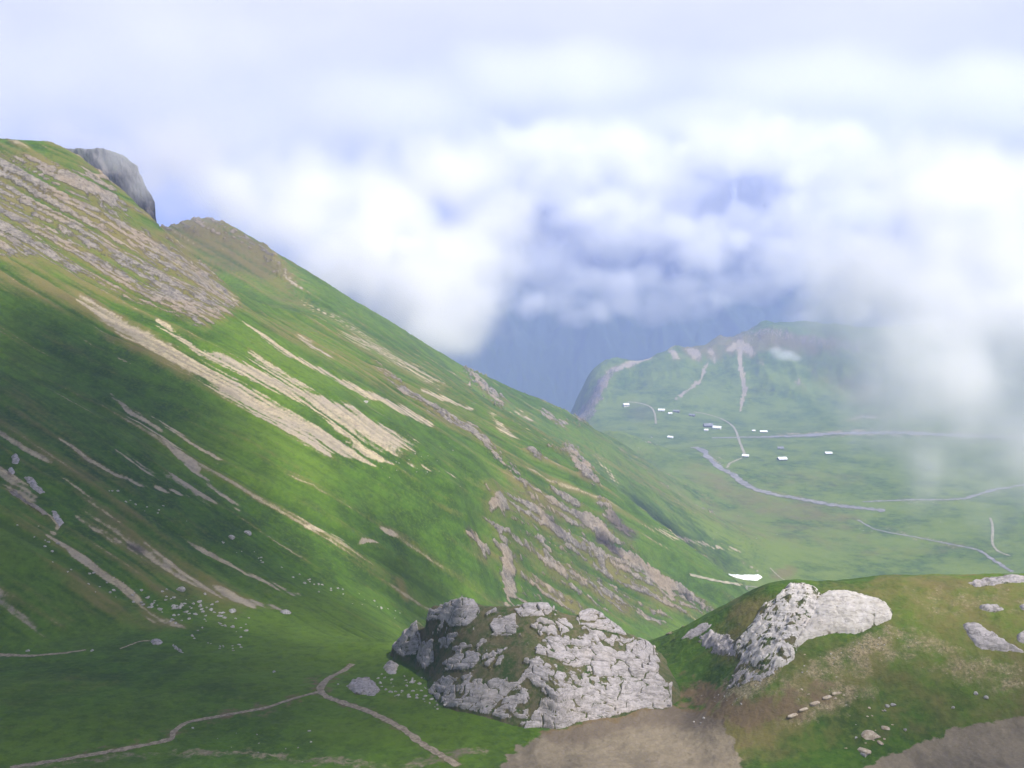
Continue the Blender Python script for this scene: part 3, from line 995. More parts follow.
# ------------------------------------------------------------------ limestone
def limestone(name, light=(.375, .345, .345), dark=(.215, .20, .195), lines=.7, bump=.35):
    M = Mat(name, .9, .2)
    turf, tint, lush_, _ = M.attr('turf')
    n1 = M.noise(.9, 6, .75)
    n2 = M.noise(.16, 4, .6)
    c = M.mix(M.step(n1, .30, .66), dark, light)
    c = M.mix(M.math('MULTIPLY', M.step(n2, .45, .7), .35), c, (.36, .31, .27))
    ln = M.noise(.42, 5, .6, stretch=(.22, .5, 2.2, .35), distort=.6)
    c = M.mix(M.math('MULTIPLY', M.step(M.math('ABSOLUTE', M.math('SUBTRACT', ln, .5)), .022, .004), lines), c, (.11, .10, .09))
    lich = M.math('MULTIPLY', M.step(M.noise(.55, 8, .78), .54, .60), .65)
    c = M.mix(lich, c, (.17, .16, .145))
    c = M.mix(M.math('MULTIPLY', tint, M.step(M.noise(.5, 4), .3, .7)), c, (.34, .31, .25))
    gfine = M.noise(1.4, 4, .7)
    tm = M.step(M.math('ADD', turf, M.math('MULTIPLY_ADD', M.noise(1.1, 5, .75), .7, -.35)), .38, .60)
    g = M.mix(M.step(M.noise(.25, 4), .35, .65), (.034, .062, .012), (.066, .075, .026))
    g = M.mix(M.math('MULTIPLY', M.step(M.noise(.35, 5, .7), .40, .62), .75), g, (.115, .092, .05))
    g = M.mix(M.math('MULTIPLY', M.step(gfine, .45, .75), .5), g, (.15, .13, .085))
    g = M.mix(M.math('MULTIPLY', lush_, M.step(M.noise(.5, 4), .25, .55)), g, (.050, .092, .010))
    c = M.mix(tm, c, g)
    M.bump(M.math('ADD', n1, M.math('MULTIPLY', gfine, .4)), bump, .35)
    return M.color(c)


mat_lime = limestone("weathered_limestone")
mat_pale = limestone("pale_limestone", (.50, .47, .45), (.34, .315, .295), .5, .22)

# the big outcrop on the meadow
rp = []
for u, v, Y_ in ((394, 649, 252), (402, 638, 250), (415, 626, 246), (428, 615, 241), (445, 608, 236), (460, 604, 231), (480, 606, 231), (500, 606, 231), (522, 606, 231), (545, 606, 232),
                 (575, 616, 233), (591, 612, 233), (605, 619, 234), (620, 631, 236), (636, 637, 236), (648, 648, 233), (657, 660, 229), (665, 676, 222), (669, 690, 217),
                 (450, 650, 226), (420, 650, 242), (420, 663, 238), (434, 668, 231), (500, 640, 222), (530, 660, 214), (600, 655, 221), (630, 672, 219), (480, 690, 212), (560, 700, 206), (620, 700, 212), (560, 650, 219),
                 (441, 690, 219), (455, 700, 213), (580, 680, 213), (660, 698, 215)):
    rp.append(at(u, v, Y_))
for u, v in ((450, 709), (470, 714), (495, 721), (520, 728), (545, 728), (566, 727), (580, 722), (603, 718), (639, 709), (671, 706)):
    p_ = land(u, v)[0]
    rp.append((p_[0], p_[1], p_[2] - .3))
    rp.append((p_[0], p_[1] - 4, p_[2] - 3.5))
for u, v in ((388, 652), (391, 658), (400, 666), (411, 675), (423, 686), (431, 698), (438, 709)):
    p_ = land(u, v)[0]
    rp.append((p_[0], p_[1], p_[2] - 1.2))
    rp.append((p_[0] - 2.5, p_[1] - 3, p_[2] - 5))
for u, Y_, dz in ((380, 240, -9), (396, 264, -5), (412, 259, -5), (440, 252, -5), (480, 247, -5), (520, 247, -5), (560, 248, -5), (600, 250, -5), (640, 251, -5), (665, 245, -5), (680, 230, -4),
                  (684, 215, -4), (390, 262, -8), (520, 262, -10), (660, 262, -8)):
    x_ = (u - 512) / F * Y_ * 1.07
    rp.append((x_, Y_, float(ground_z(np.array([x_]), np.array([Y_]))[0]) + dz))
rock_h = Ground(rp, .006)
ra_ = np.arctan((np.linspace(376, 690, 580) - 512) / F * 1.07)
rr_ = np.linspace(197, 274, 620)
QA, QR = np.meshgrid(ra_, rr_)
QX, QY = QR * np.sin(QA), QR * np.cos(QA)
QZ = rock_h(QX, QY)
QU, QV = to_pixel(QX, QY, QZ)
bare = Sheet()
for pl in (
        [(419, 623), (427, 613), (446, 606), (460, 600), (474, 603), (480, 613), (474, 621), (467, 627), (449, 627), (444, 621), (431, 621)],
        [(390, 646), (400, 634), (410, 628), (417, 624), (420, 642), (416, 657), (403, 659), (394, 653)],
        [(416, 660), (422, 648), (433, 642), (433, 665), (425, 671)], [(438, 643), (453, 634), (458, 637), (447, 649)],
        [(452, 652), (463, 643), (472, 648)], [(442, 665), (455, 654), (474, 654), (480, 663), (467, 670), (446, 671)],
        [(489, 626), (499, 617), (516, 615), (516, 635), (496, 638)], [(514, 610), (528, 603), (545, 603), (552, 612), (545, 617), (521, 618)],
        [(496, 652), (508, 648), (499, 656)], [(433, 684), (449, 676), (455, 681), (449, 693), (438, 693)],
        [(474, 702), (489, 692), (517, 684), (530, 665), (538, 667), (521, 685), (499, 698), (480, 709)],
        [(524, 730), (541, 704), (557, 691), (585, 689), (632, 686), (672, 684), (672, 710), (639, 711), (603, 720), (577, 724), (566, 730)],
        [(608, 662), (625, 662), (654, 671), (668, 684), (632, 686), (616, 673)], [(625, 647), (647, 645), (660, 664), (647, 666), (628, 656)],
        [(576, 620), (590, 606), (603, 613), (620, 629), (626, 636), (599, 631), (579, 625)], [(555, 620), (566, 620), (574, 629), (561, 636)],
        [(470, 690), (500, 684), (510, 690), (490, 712), (470, 712)]):
    bare.poly(pl, 1.0, 1.2)
bare.poly([(540, 640), (590, 632), (650, 640), (668, 690), (600, 690), (545, 700), (525, 680)], .55, 5)
bare.poly([(420, 690), (470, 672), (530, 690), (530, 726), (440, 708)], .50, 5)
bare.poly([(530, 615), (580, 620), (600, 640), (560, 660), (535, 650)], .36, 5)
bare.poly([(405, 640), (440, 612), (560, 606), (640, 640), (520, 700), (430, 700)], .24, 6)
# bedding runs down to the right on the right half, up to the right on the left half
tip = Sheet()
tip.poly([(388, 646), (400, 632), (417, 622), (422, 642), (434, 642), (434, 665), (425, 672), (416, 661), (403, 660), (393, 655)], 1, 1.0)
lush = Sheet()
lush.poly([(378, 660), (398, 658), (420, 668), (440, 690), (445, 715), (378, 715)], 1, 5)
side = smooth(470, 580, QU)
b1 = 1.5 * QZ + .34 * QX + .12 * QY
b2 = 1.5 * QZ - .55 * QX + .12 * QY
bed = b1 * side + b2 * (1 - side)
along = QX - .35 * QY
lam = ridged(bed / 2.2 + .5 * fbm(QX / 7, QY / 7, 3, 109), along / 10, 4, 101)
w1, w2, wid = worley(along / 4.2 + .4 * fbm(QX / 3, QY / 3, 2, 104), bed / 1.7, 7)
edge = smooth(0.0, .14, w2 - w1)
bm_ = bare.get(QU + 1.2 * fbm(QX / 1.5, QY / 1.5, 3, 105), QV + 1.2 * fbm(QX / 1.5, QY / 1.5, 3, 106))
crk = smooth(.01, .11, w2 - w1 + .05 * fbm(QX / 2, QY / 2, 3, 110))
rockm = (.12 + .88 * crk) * smooth(.42, .58, bm_ * .92 + .20 * lam + .34 * (wid - .5) * edge + .26 * fbm(QX / 1.6, QY / 1.6, 4, 102) + .2 * fbm(QX / 6, QY / 6, 3, 108))
QZ = QZ + 0.5 * tip.get(QU, QV) + rockm * (.25 + 0.75 * (wid - .25) * edge * (1 - .3 * smooth(.8, 1, bm_)) + .45 * lam) + (1 - rockm) * .12 * fbm(QX / 1.6, QY / 1.6, 3, 103) + .35 * fbm(QX / 6, QY / 6, 3, 107)
# the bare bottom slab ends in a low step
keepv = (QZ > ground_z(QX, QY) - 1.2)
fq = grid_faces(*QX.shape)
fq = fq[keepv.ravel()[fq].any(1)]
usedq = np.unique(fq)
rm_ = np.zeros(QX.size, np.int32)
rm_[usedq] = np.arange(len(usedq))
rkm = mesh_from('rock_outcrop', np.stack([QX.ravel(), QY.ravel(), QZ.ravel()], 1)[usedq], rm_[fq], mat_lime)
turf_ = np.stack([(1 - rockm * (.75 + .25 * smooth(0, .06, w2 - w1))).ravel(), np.zeros(QX.size), lush.get(QU, QV).ravel(), np.ones(QX.size)], 1)
paint(rkm, 'turf', turf_[usedq])
obj('rock_outcrop', rkm, None, 'big grey limestone outcrop streaked with turf, standing on the meadow beside the trail', 'rock outcrop')


_ground_only = ground_z


def ground_z(x, y):
    """The finished ground or, where it stands higher, the big outcrop."""
    g = _ground_only(x, y)
    a = np.interp(np.arctan2(x, y), ra_, np.arange(len(ra_)), -1, -1)
    r = np.interp(np.hypot(x, y), rr_, np.arange(len(rr_)), -1, -1)
    ok = (a >= 0) & (r >= 0)
    ai, ri = np.clip(np.round(a).astype(int), 0, len(ra_) - 1), np.clip(np.round(r).astype(int), 0, len(rr_) - 1)
    return np.where(ok, np.maximum(g, QZ[ri, ai]), g)


def slab(name, outline, h, mat, label, cat, seed=0, step=.16, edge_w=1.2, tint=0.0, rough_=.35, turfy=.2, group=None, sharp=1.0, crack=2.6, cover=.9):
    """A rock rising out of the ground inside a traced outline, with its own thickness."""
    o = np.array(outline, float)
    P_ = land(o[:, 0], o[:, 1])[:, :2]
    lo, hi = P_.min(0) - 1.5, P_.max(0) + 1.5
    xs = np.arange(lo[0], hi[0], step)
    ys = np.arange(lo[1], hi[1], step)
    gx, gy = np.meshgrid(xs, ys)
    wob = .35 * fbm(gx / 1.3, gy / 1.3, 3, seed + 200)
    dep = poly_depth(gx + wob, gy + wob, P_)
    w1_, w2_, wid_ = worley(gx / crack + .3 * fbm(gx / 2, gy / 2, 2, seed + 201), gy / (crack * .6) + .3 * gx / crack, seed + 3)
    edge_ = smooth(0, .13, w2_ - w1_)
    rise = smooth(-.3, edge_w, dep)
    z_ = ground_z(gx, gy) - .7 + (.7 + h * (.45 + .55 * smooth(0, edge_w * 4, dep))) * rise
    z_ += rise * (rough_ * (wid_ - .4) * edge_ + .5 * rough_ * fbm(gx / 2.5, gy / 2.5, 4, seed + 202) + .05 * fbm(gx / .5, gy / .5, 2, seed + 203))
    f_ = grid_faces(*gx.shape)
    f_ = f_[(dep.ravel()[f_] > -.45).any(1)]
    us = np.unique(f_)
    rm = np.zeros(gx.size, np.int32)
    rm[us] = np.arange(len(us))
    me = mesh_from(name, np.stack([gx.ravel(), gy.ravel(), z_.ravel()], 1)[us], rm[f_], mat)
    t_ = np.clip(turfy * (.9 - .7 * edge_) + turfy * 1.5 * fbm(gx / 2.4, gy / 2.4, 4, seed + 204) + .35 * smooth(.9, .1, dep + .8 * fbm(gx, gy, 3, seed + 205)) + .5 * smooth(.5, -.2, dep) * (turfy > 0), 0, 1)
    paint(me, 'turf', np.stack([t_.ravel(), np.full(gx.size, tint), np.zeros(gx.size), np.ones(gx.size)], 1)[us])
    return obj(name, me, None, label, cat, group)


slab('rock_slab', [(790, 662), (791, 646), (804, 624), (814, 599), (826, 591), (844, 590), (863, 594), (887, 602), (895, 612), (893, 620), (871, 630), (855, 636), (833, 635), (809, 641), (797, 650)],
     1.7, mat_pale, 'broad smooth white limestone slab on top of the right knoll', 'rock slab', 1, tint=.45, rough_=.5, turfy=.30, crack=4)
slab('rock_outcrop', [(775, 598), (786, 587), (800, 583), (817, 590), (826, 598), (820, 614), (810, 630), (800, 648), (795, 664), (774, 672), (752, 670), (734, 660), (728, 646), (742, 634), (752, 620), (762, 606)],
     1.5, mat_pale, 'broken grey rock face left of the smooth white slab', 'rock outcrop', 2, rough_=1.1, turfy=.85, crack=1.7)
slab('rock_outcrop', [(740, 655), (760, 640), (778, 640), (786, 668), (768, 684), (738, 690), (722, 694), (730, 676)], .18, mat_lime,
     'crumbling grey and white rubble of rock below the broken rock face on the knoll', 'rock outcrop', 21, rough_=.7, turfy=1.5, crack=1.1)
slab('rock_outcrop', [(696, 637), (712, 628), (730, 632), (742, 645), (738, 660), (716, 657), (702, 650)], .7, mat_lime,
     'small jumble of grey rock low on the left shoulder of the knoll', 'rock outcrop', 5, rough_=.8, turfy=.4, crack=1.5)
slab('rock_slab', [(959, 624), (968, 621), (979, 623), (996, 632), (1009, 641), (1026, 650), (1026, 656), (1012, 654), (1002, 653), (977, 650), (966, 636)],
     1.2, mat_lime, 'pointed grey slab lying aslant on the right end of the knoll', 'rock slab', 3, rough_=.3, turfy=.14, crack=3)
slab('rock_slab', [(1014, 634), (1024, 629), (1045, 634), (1045, 648), (1026, 647), (1016, 642)], 1.2, mat_lime,
     'grey rock cut by the right edge of the photo, beside the pointed slab', 'rock slab', 4, rough_=.4, turfy=.12)
slab('rock_outcrop', [(976, 606), (985, 602), (998, 604), (1008, 610), (1000, 614), (980, 612)], .7, mat_lime,
     'low grey rock in the grass just above the pointed slab', 'rock outcrop', 6, rough_=.6, turfy=.4, crack=1.6)
slab('rock_outcrop', [(1016, 605), (1024, 602), (1040, 604), (1040, 613), (1020, 612)], .8, mat_lime,
     'small white rock at the right edge of the photo below the knoll crest', 'rock outcrop', 7, rough_=.4, turfy=.2)
slab('rock_outcrop', [(962, 582), (985, 577), (1010, 576), (1040, 576), (1040, 584), (1000, 586), (975, 588)], .7, mat_lime,
     'long band of stony grey rock along the crest of the knoll at far right', 'rock outcrop', 8, rough_=.7, turfy=.5, crack=1.8)
slab('rock_slab', [(676, 640), (690, 628), (706, 620), (716, 622), (708, 632), (690, 642)], .3, mat_lime,
     'dull grey bare patch of rock on the left shoulder of the knoll', 'rock slab', 9, rough_=.3, turfy=.42, crack=1.5)
slab('rock_outcrop', [(344, 686), (352, 680), (372, 678), (382, 690), (376, 697), (352, 695)], .8, mat_lime,
     'low cluster of white rocks just right of the trail bend, left of the big outcrop', 'rock outcrop', 10, rough_=.9, turfy=.4, crack=1.5)
slab('rock_outcrop', [(381, 668), (390, 660), (400, 664), (398, 674), (386, 675)], .9, mat_lime,
     'small grey rock in the hollow under the overhanging left tip of the big outcrop', 'rock outcrop', 11, rough_=.8, turfy=.3, crack=1.5)
slab('rock_outcrop', [(148, 641), (158, 639), (166, 642), (160, 646), (150, 645)], .8, mat_lime,
     'flat white rock on the grassy lip at lower left, left of a close pair', 'rock outcrop', 12, rough_=.6, turfy=.2, crack=1.3)
slab('rock_outcrop', [(169, 643), (177, 645), (187, 653), (182, 654), (172, 649)], .8, mat_lime,
     'narrow white rock on the grassy lip at lower left, right of a close pair', 'rock outcrop', 13, rough_=.6, turfy=.2, crack=1.3)
slab('rock_outcrop', [(10, 456), (18, 455), (21, 460), (18, 465), (11, 464)], 2.2, mat_lime,
     'grey rounded crag in the shaded slope at the left edge, topmost above the grey scree', 'rock outcrop', 14, step=.25, rough_=1.2, turfy=.1)
slab('rock_outcrop', [(6, 469), (14, 468), (17, 473), (12, 477)], 1.6, mat_lime, 'small grey crag at the left edge between the rounded crag and the scree', 'rock outcrop', 15, step=.25, rough_=1.0, turfy=.1)
slab('rock_outcrop', [(22, 476), (34, 478), (40, 486), (46, 493), (40, 495), (30, 488)], 1.4, mat_lime, 'long grey crag beside the grey scree patch at the left edge', 'rock outcrop', 16, step=.25, rough_=1.2, turfy=.2)
slab('rock_outcrop', [(50, 510), (58, 512), (66, 524), (60, 528), (52, 518)], 1.3, mat_lime, 'grey crag in the brown grass below the scree patch at the left edge', 'rock outcrop', 17, step=.25, rough_=1.2, turfy=.3)

# ------------------------------------------------------------------ stones
rng = random.Random(5)
MB = Mat("pale_boulder", .9, .2)
mat_boulder = MB.color(MB.mix(MB.step(MB.noise(1.2, 5, .7), .35, .65), (.20, .185, .17), (.39, .37, .345)))
MB2 = Mat("tan_boulder", .9, .2)
mat_tan = MB2.color(MB2.mix(MB2.step(MB2.noise(1.6, 5, .7), .35, .65), (.27, .21, .15), (.47, .40, .31)))
import bmesh


def stone_mesh(seed, mat, flat=.7, sub=2):
    bm = bmesh.new()
    bmesh.ops.create_icosphere(bm, subdivisions=sub, radius=1.0)
    r = random.Random(seed)
    cuts = [(Vector((r.gauss(0, 1), r.gauss(0, 1), r.gauss(0, .8))).normalized(), r.uniform(.5, .85)) for _ in range(9)]
    sx_, sy_ = r.uniform(.9, 1.35), r.uniform(.65, 1.0)
    for v in bm.verts:
        co = v.co.copy()
        for n, d in cuts:                       # chip flat faces off a ball
            k = co.dot(n) - d
            if k > 0:
                co -= n * k
        co *= 1 + .05 * r.uniform(-1, 1)
        v.co = Vector((co.x * sx_, co.y * sy_, co.z * flat))
    me = bpy.data.meshes.new('boulder')
    bm.to_mesh(me)
    bm.free()
    me.materials.append(mat)
    return me


stones_ = [stone_mesh(100 + k, mat_boulder, .55 + .05 * (k % 5)) for k in range(8)]
slabs_ = [stone_mesh(200 + k, mat_tan, .34 + .05 * (k % 3)) for k in range(4)]


def boulder(u, v, px, label, group=None, meshes=None, sink=.42, name='boulder'):
    p = land(u, v)[0]
    d = math.hypot(p[0], p[1])
    s = px * .5 * d / F
    me = rng.choice(meshes or stones_)
    o = obj(name, me, None, label, 'boulder', group)
    o.location = (p[0], p[1], p[2] + s * (.35 - sink))
    o.rotation_euler = (rng.uniform(-.25, .25), rng.uniform(-.25, .25), rng.uniform(0, 6.28))
    o.scale = (s, s * rng.uniform(.8, 1.1), s * rng.uniform(.8, 1.05))
    return o


# single stones one can name
boulder(870, 734.5, 19, 'largest tan block in the grass at the foot of the knoll, lower right', None, [slabs_[0]])
boulder(880, 742, 10, 'tan block touching the right end of the largest tan block', None, slabs_)
boulder(886, 728, 11, 'flat tan stone above right of the largest tan block', None, slabs_)
boulder(863, 750.5, 15, 'reddish tan flat stone below the largest tan block', None, slabs_)
boulder(856, 737.5, 5, 'small white stone at the left end of the largest tan block', None)
boulder(905, 729.5, 6, 'whitish stone right of the tan blocks at the edge of the turf', None)
boulder(864, 754, 10, 'grey stone leaning under the reddish flat stone at the bottom edge of turf', None)
boulder(885, 710.5, 5, 'lowest of three white stones together on the knoll front', None)
boulder(887, 706, 6, 'middle of three white stones together on the knoll front', None)
boulder(893, 704.5, 7, 'pinkish white stone, topmost of three together on the knoll front', None)
boulder(704, 718, 5, 'brightest white stone on the brown earth between the outcrop and knoll', None)
boulder(694, 722, 4, 'small white stone left of the brightest one on the brown earth', None)
boulder(701, 723, 4, 'small white stone below the brightest one on the brown earth', None)
boulder(976, 693.5, 6, 'white flat stone on the right knoll flank, left of a pair', None)
boulder(986, 697, 7, 'white flat stone on the right knoll flank, right of a pair', None)
boulder(953, 707.5, 5, 'lone white stone above the gravel at the lower right', None)
boulder(274, 672, 6, 'lone pale stone on the open meadow left of the trail bend', None)
boulder(311, 742, 4, 'lone white stone on the meadow between the two trails', None)
boulder(309, 731, 5, 'dull grey stone on the meadow between the two trails', None)
boulder(231, 537, 9, 'bright white boulder on the green slope above the boulder field', None)
boulder(247, 533, 11, 'flat tan boulder right of the bright white one on the green slope', None)
boulder(285, 613, 13, 'grey boulder at the tip of the long scree streak, lower left slope', None)
boulder(232, 611, 11, 'broad grey boulder at the top right of the boulder field', None)
boulder(181, 590, 12, 'long white boulder at the top left of the boulder field', None)
boulder(365, 402, 8, 'whitish boulder high on the green slope beside the upper scree', None)
boulder(246, 631, 8, 'two toned boulder at right of the boulder field', None)
boulder(193, 728, 4, 'small pale bluish spot beside the left trail on the meadow, built as a stone', None)  # unidentified speck by the trail, given the shape of a stone
boulder(28, 651, 5, 'white stone on the path at the left edge of the meadow', None)
boulder(92, 651, 5, 'white stone at the right end of the path along the meadow edge', None)


PENDING = []


def scatter(n, line, spread, size, label, group, meshes=None):
    for _ in range(n):
        t = rng.random() * (len(line) - 1)
        i = min(int(t), len(line) - 2)
        k = t - i
        u = line[i][0] * (1 - k) + line[i + 1][0] * k + rng.gauss(0, spread)
        v = line[i][1] * (1 - k) + line[i + 1][1] * k + rng.gauss(0, spread * .6)
        PENDING.append((rng.uniform(size[0], size[1]) * rng.uniform(.75, 1.1), u, v, label, group, meshes))


scatter(62, [(150, 596), (185, 605), (215, 618), (235, 628)], 11, (2.5, 7.5), 'pale boulder in the crowded boulder field at the foot of the left slope', 'boulder field on the lower left slope')
scatter(20, [(120, 586), (150, 600), (175, 622)], 8, (2, 6), 'pale boulder in the crowded boulder field at the foot of the left slope', 'boulder field on the lower left slope')
scatter(14, [(190, 636), (220, 646), (255, 647)], 3, (2.5, 5), 'small white stone in the line along the foot of the boulder field', 'stones lining the foot of the slope')
scatter(38, [(110, 492), (170, 520), (250, 555), (320, 585), (400, 615)], 5, (1.6, 4.6), 'small white stone strung along the grassy gully in the left slope', 'stones along the gully')
scatter(12, [(305, 578), (335, 592)], 5, (2.5, 5), 'small white stone strung along the grassy gully in the left slope', 'stones along the gully')
scatter(24, [(395, 455), (420, 465), (445, 478)], 18, (1.2, 2.6), 'tiny white stone on the sunlit grass below the big scree fan', 'stones below the scree fan')
scatter(22, [(30, 520), (70, 560), (110, 590)], 12, (2, 4.5), 'grey stone in the shaded brown slope at the lower left', 'stones on the shaded slope')
scatter(64, [(345, 688), (385, 684), (405, 675), (425, 690), (440, 705), (410, 695), (385, 690)], 8, (1.6, 6.5), 'pale stone fallen below the left end of the big outcrop', 'fallen stones below the outcrop')
scatter(26, [(760, 668), (735, 690), (715, 705)], 9, (1.6, 4), 'small white stone in the stone run below the broken face of the knoll', 'stone run on the knoll')
scatter(26, [(800, 672), (845, 652), (885, 636)], 9, (1.4, 3.2), 'small tan stone in the dry grass below the white slab', 'stones below the white slab', slabs_ + stones_[:2])
scatter(14, [(800, 705), (840, 695), (880, 715)], 10, (2, 4.5), 'tan flake of rock in the dry grass on the knoll front', 'tan flakes on the knoll', slabs_)
scatter(12, [(880, 720), (875, 745), (840, 752)], 9, (2, 4), 'small tan stone around the largest tan block', 'stones round the tan block', slabs_)
scatter(9, [(210, 748), (260, 743), (300, 760)], 12, (1.5, 3), 'tiny pale stone on the near edge of the meadow', 'stones on the near meadow')
scatter(22, [(640, 440), (655, 446), (668, 436)], 9, (1.0, 2.0), 'tiny pale boulder on the pasture just below the lone near village hut', 'boulders below the village')
scatter(26, [(700, 530), (780, 520), (860, 530), (930, 525)], 14, (.9, 1.7), 'tiny pale stone on the valley pasture near the stream', 'stones on the valley pasture')
ledge = [(793, 715, 16), (804, 709, 14), (815, 703, 14), (827, 697, 13), (837, 693, 12)]
for i_, (u_, v_, s_) in enumerate(ledge):
    o_ = boulder(u_, v_, s_, 'tan slab in the slanting ledge row across the knoll front', 'ledge of tan slabs', slabs_)
    o_.rotation_euler = (0, 0, .45)
    o_.scale = (o_.scale[0], o_.scale[1] * .55, o_.scale[2] * .8)

PENDING.sort(key=lambda p: -p[0])
for px_, u_, v_, lab_, grp_, ms_ in PENDING[:250]:
    boulder(u_, v_, px_, lab_, grp_, ms_)
sv, sf_ = [], []                                    # what is left is gravel sized in the picture
for px_, u_, v_, lab_, grp_, ms_ in PENDING[250:]:
    o_ = boulder(u_, v_, px_, None, None, ms_)
    mw = o_.matrix_basis
    off_ = len(sv)
    sv += [tuple(mw @ q.co) for q in o_.data.vertices]
    sf_ += [tuple(i + off_ for i in p.vertices) for p in o_.data.polygons]
    bpy.data.objects.remove(o_)
obj('small_stones', mesh_from('small_stones', sv, sf_, mat_boulder), None, kind='stuff')

# ------------------------------------------------------------------ paths and streams
def ribbon(name, line, half, mat, lift, kind='structure', seed=0, n_across=5, y0=168.0, per=1.5, ragged=.25):
    """A track laid on the ground along a line read from the photograph; half = half width in metres (or start, end)."""
    l = np.array(line, float)
    seg = np.hypot(*np.diff(l, axis=0).T)
    cum = np.concatenate([[0], np.cumsum(seg)])
    m = max(8, int(cum[-1] / per))
    s_ = np.linspace(0, cum[-1], m)
    k = np.ones(5) / 5
    u = np.interp(s_, cum, l[:, 0])
    v = np.interp(s_, cum, l[:, 1])
    if m > 12:
        u[2:-2] = np.convolve(u, k, 'valid')
        v[2:-2] = np.convolve(v, k, 'valid')
    P = land(u, v, y0)[:, :2]
    if m > 12:
        for ax in (0, 1):
            P[2:-2, ax] = np.convolve(P[:, ax], k, 'valid')
    T = np.gradient(P, axis=0)
    T /= np.maximum(np.hypot(T[:, 0], T[:, 1]), 1e-6)[:, None]
    N = np.stack([-T[:, 1], T[:, 0]], 1)
    w = np.linspace(half[0], half[1], m) if hasattr(half, '__len__') else np.full(m, half)
    acc = np.arange(m) * .37
    wl = w * (1 + ragged * 1.6 * perlin(acc, np.zeros(m) + .3, seed + 300))
    wr = w * (1 + ragged * 1.6 * perlin(acc, np.zeros(m) + 7.3, seed + 301))
    t = np.linspace(-1, 1, n_across)
    V_ = []
    for i in range(m):
        for tt in t:
            q = P[i] + N[i] * tt * (wl[i] if tt < 0 else wr[i])
            V_.append((q[0], q[1], 0))
    V_ = np.array(V_)
    V_[:, 2] = ground_z(V_[:, 0], V_[:, 1]) + lift
    return obj(name, mesh_from(name, V_, grid_faces(m, n_across), mat), kind=kind)


mat_path = plain_mat("trodden_earth", (.16, .13, .09), (.30, .25, .185), 1.3)
mat_road = plain_mat("gravel_track", (.20, .19, .13), (.32, .29, .22), .2)
MW = Mat("stream_gravel", .6, .4)
mat_bed = MW.color(MW.mix(MW.step(MW.noise(.08, 5, .7), .4, .62), (.13, .125, .125), (.24, .225, .22)))
ribbon('path', [(352, 664), (344, 671), (332, 676), (322, 684), (319, 690), (326, 697), (338, 701), (365, 710), (389, 721), (406, 731), (422, 744), (441, 755), (458, 766)], (.9, .75), mat_path, .06, seed=1)
ribbon('path', [(319, 692), (292, 699), (266, 708), (232, 714), (206, 719), (188, 722), (176, 729), (171, 735), (174, 739), (146, 745), (113, 751), (66, 759), (10, 768)], (.45, .8), mat_path, .06, seed=2)
ribbon('path', [(-30, 655), (0, 655), (33, 656), (66, 653), (86, 650)], (.9, .5), mat_path, .07, seed=3)
ribbon('path', [(120, 649), (128, 646), (140, 641), (150, 641)], .35, mat_path, .07, seed=4)
ribbon('stream', [(694, 447), (703, 450), (710, 460), (720, 468), (732, 474), (745, 484), (757, 490), (775, 495), (800, 499), (830, 505), (860, 508), (885, 511)], (6.5, 7.5), mat_bed, .5, seed=5, ragged=.5)
ribbon('stream', [(863, 502), (885, 501), (909, 500), (940, 500), (965, 499), (993, 490), (1030, 484)], (2.5, 5), mat_bed, .5, seed=6, ragged=.5)
ribbon('stream', [(858, 520), (873, 529), (890, 533), (909, 536), (944, 543), (979, 550), (993, 560), (1012, 572)], (2, 2.5), mat_bed, .4, seed=7, ragged=.5)
ribbon('riverbed', [(712, 438), (740, 437.5), (770, 437), (800, 436), (830, 434), (860, 433), (900, 433), (960, 436), (1040, 438)], (7, 34), mat_bed, .6, seed=8, ragged=.5, n_across=9)
ribbon('track', [(694, 412), (706, 414), (720, 418), (731, 424), (736, 430), (739, 440), (742, 448), (745, 455)], 2.6, mat_road, .5, seed=9, ragged=.15)
ribbon('track', [(742, 458), (735, 461), (729, 464), (727, 468)], 2.0, mat_road, .5, seed=10, ragged=.15)
ribbon('track', [(628, 402), (640, 403), (652, 407), (655, 413), (656, 424)], 2.2, mat_road, .5, seed=11, ragged=.15)
ribbon('track', [(990, 518), (993, 525), (992, 545), (998, 552), (1010, 556)], 1.6, mat_road, .4, seed=12, ragged=.2)
ribbon('track', [(690, 575), (720, 582), (760, 588), (800, 588)], 1.2, mat_road, .4, seed=13, ragged=.2, y0=700)
ribbon('track', [(770, 568), (780, 578), (792, 584)], .9, mat_road, .4, seed=14, ragged=.2, y0=700)

# ------------------------------------------------------------------ old snow
SN = Mat("old_snow", .6, .3)
mat_snow = SN.color(SN.mix(SN.noise(.3, 4), (.80, .82, .86), (.90, .91, .93)))
so_ = np.array([(716, 572.5), (728, 573), (745, 574.5), (758, 574), (763, 577), (758, 580.5), (746, 580), (733, 576.5)])
P_ = land(so_[:, 0], so_[:, 1], 700)[:, :2]
lo_, hi_ = P_.min(0) - 2, P_.max(0) + 2
gx, gy = np.meshgrid(np.linspace(lo_[0], hi_[0], 200), np.linspace(lo_[1], hi_[1], 140))
dep = poly_depth(gx + 1.0 * fbm(gx / 12, gy / 12, 2, 400), gy + 1.0 * fbm(gx / 12, gy / 12, 2, 401), P_)
gz = ground_z(gx, gy) - .5 + 1.9 * smooth(-1.0, 3.5, dep)
f_ = grid_faces(*gx.shape)
f_ = f_[(dep.ravel()[f_] > -1).any(1)]
us = np.unique(f_)
rm = np.zeros(gx.size, np.int32)
rm[us] = np.arange(len(us))
obj('snow_patch', mesh_from('snow_patch', np.stack([gx.ravel(), gy.ravel(), gz.ravel()], 1)[us], rm[f_], mat_snow), None,
    'long white patch of old snow on the green valley side behind the knoll', 'snow patch')

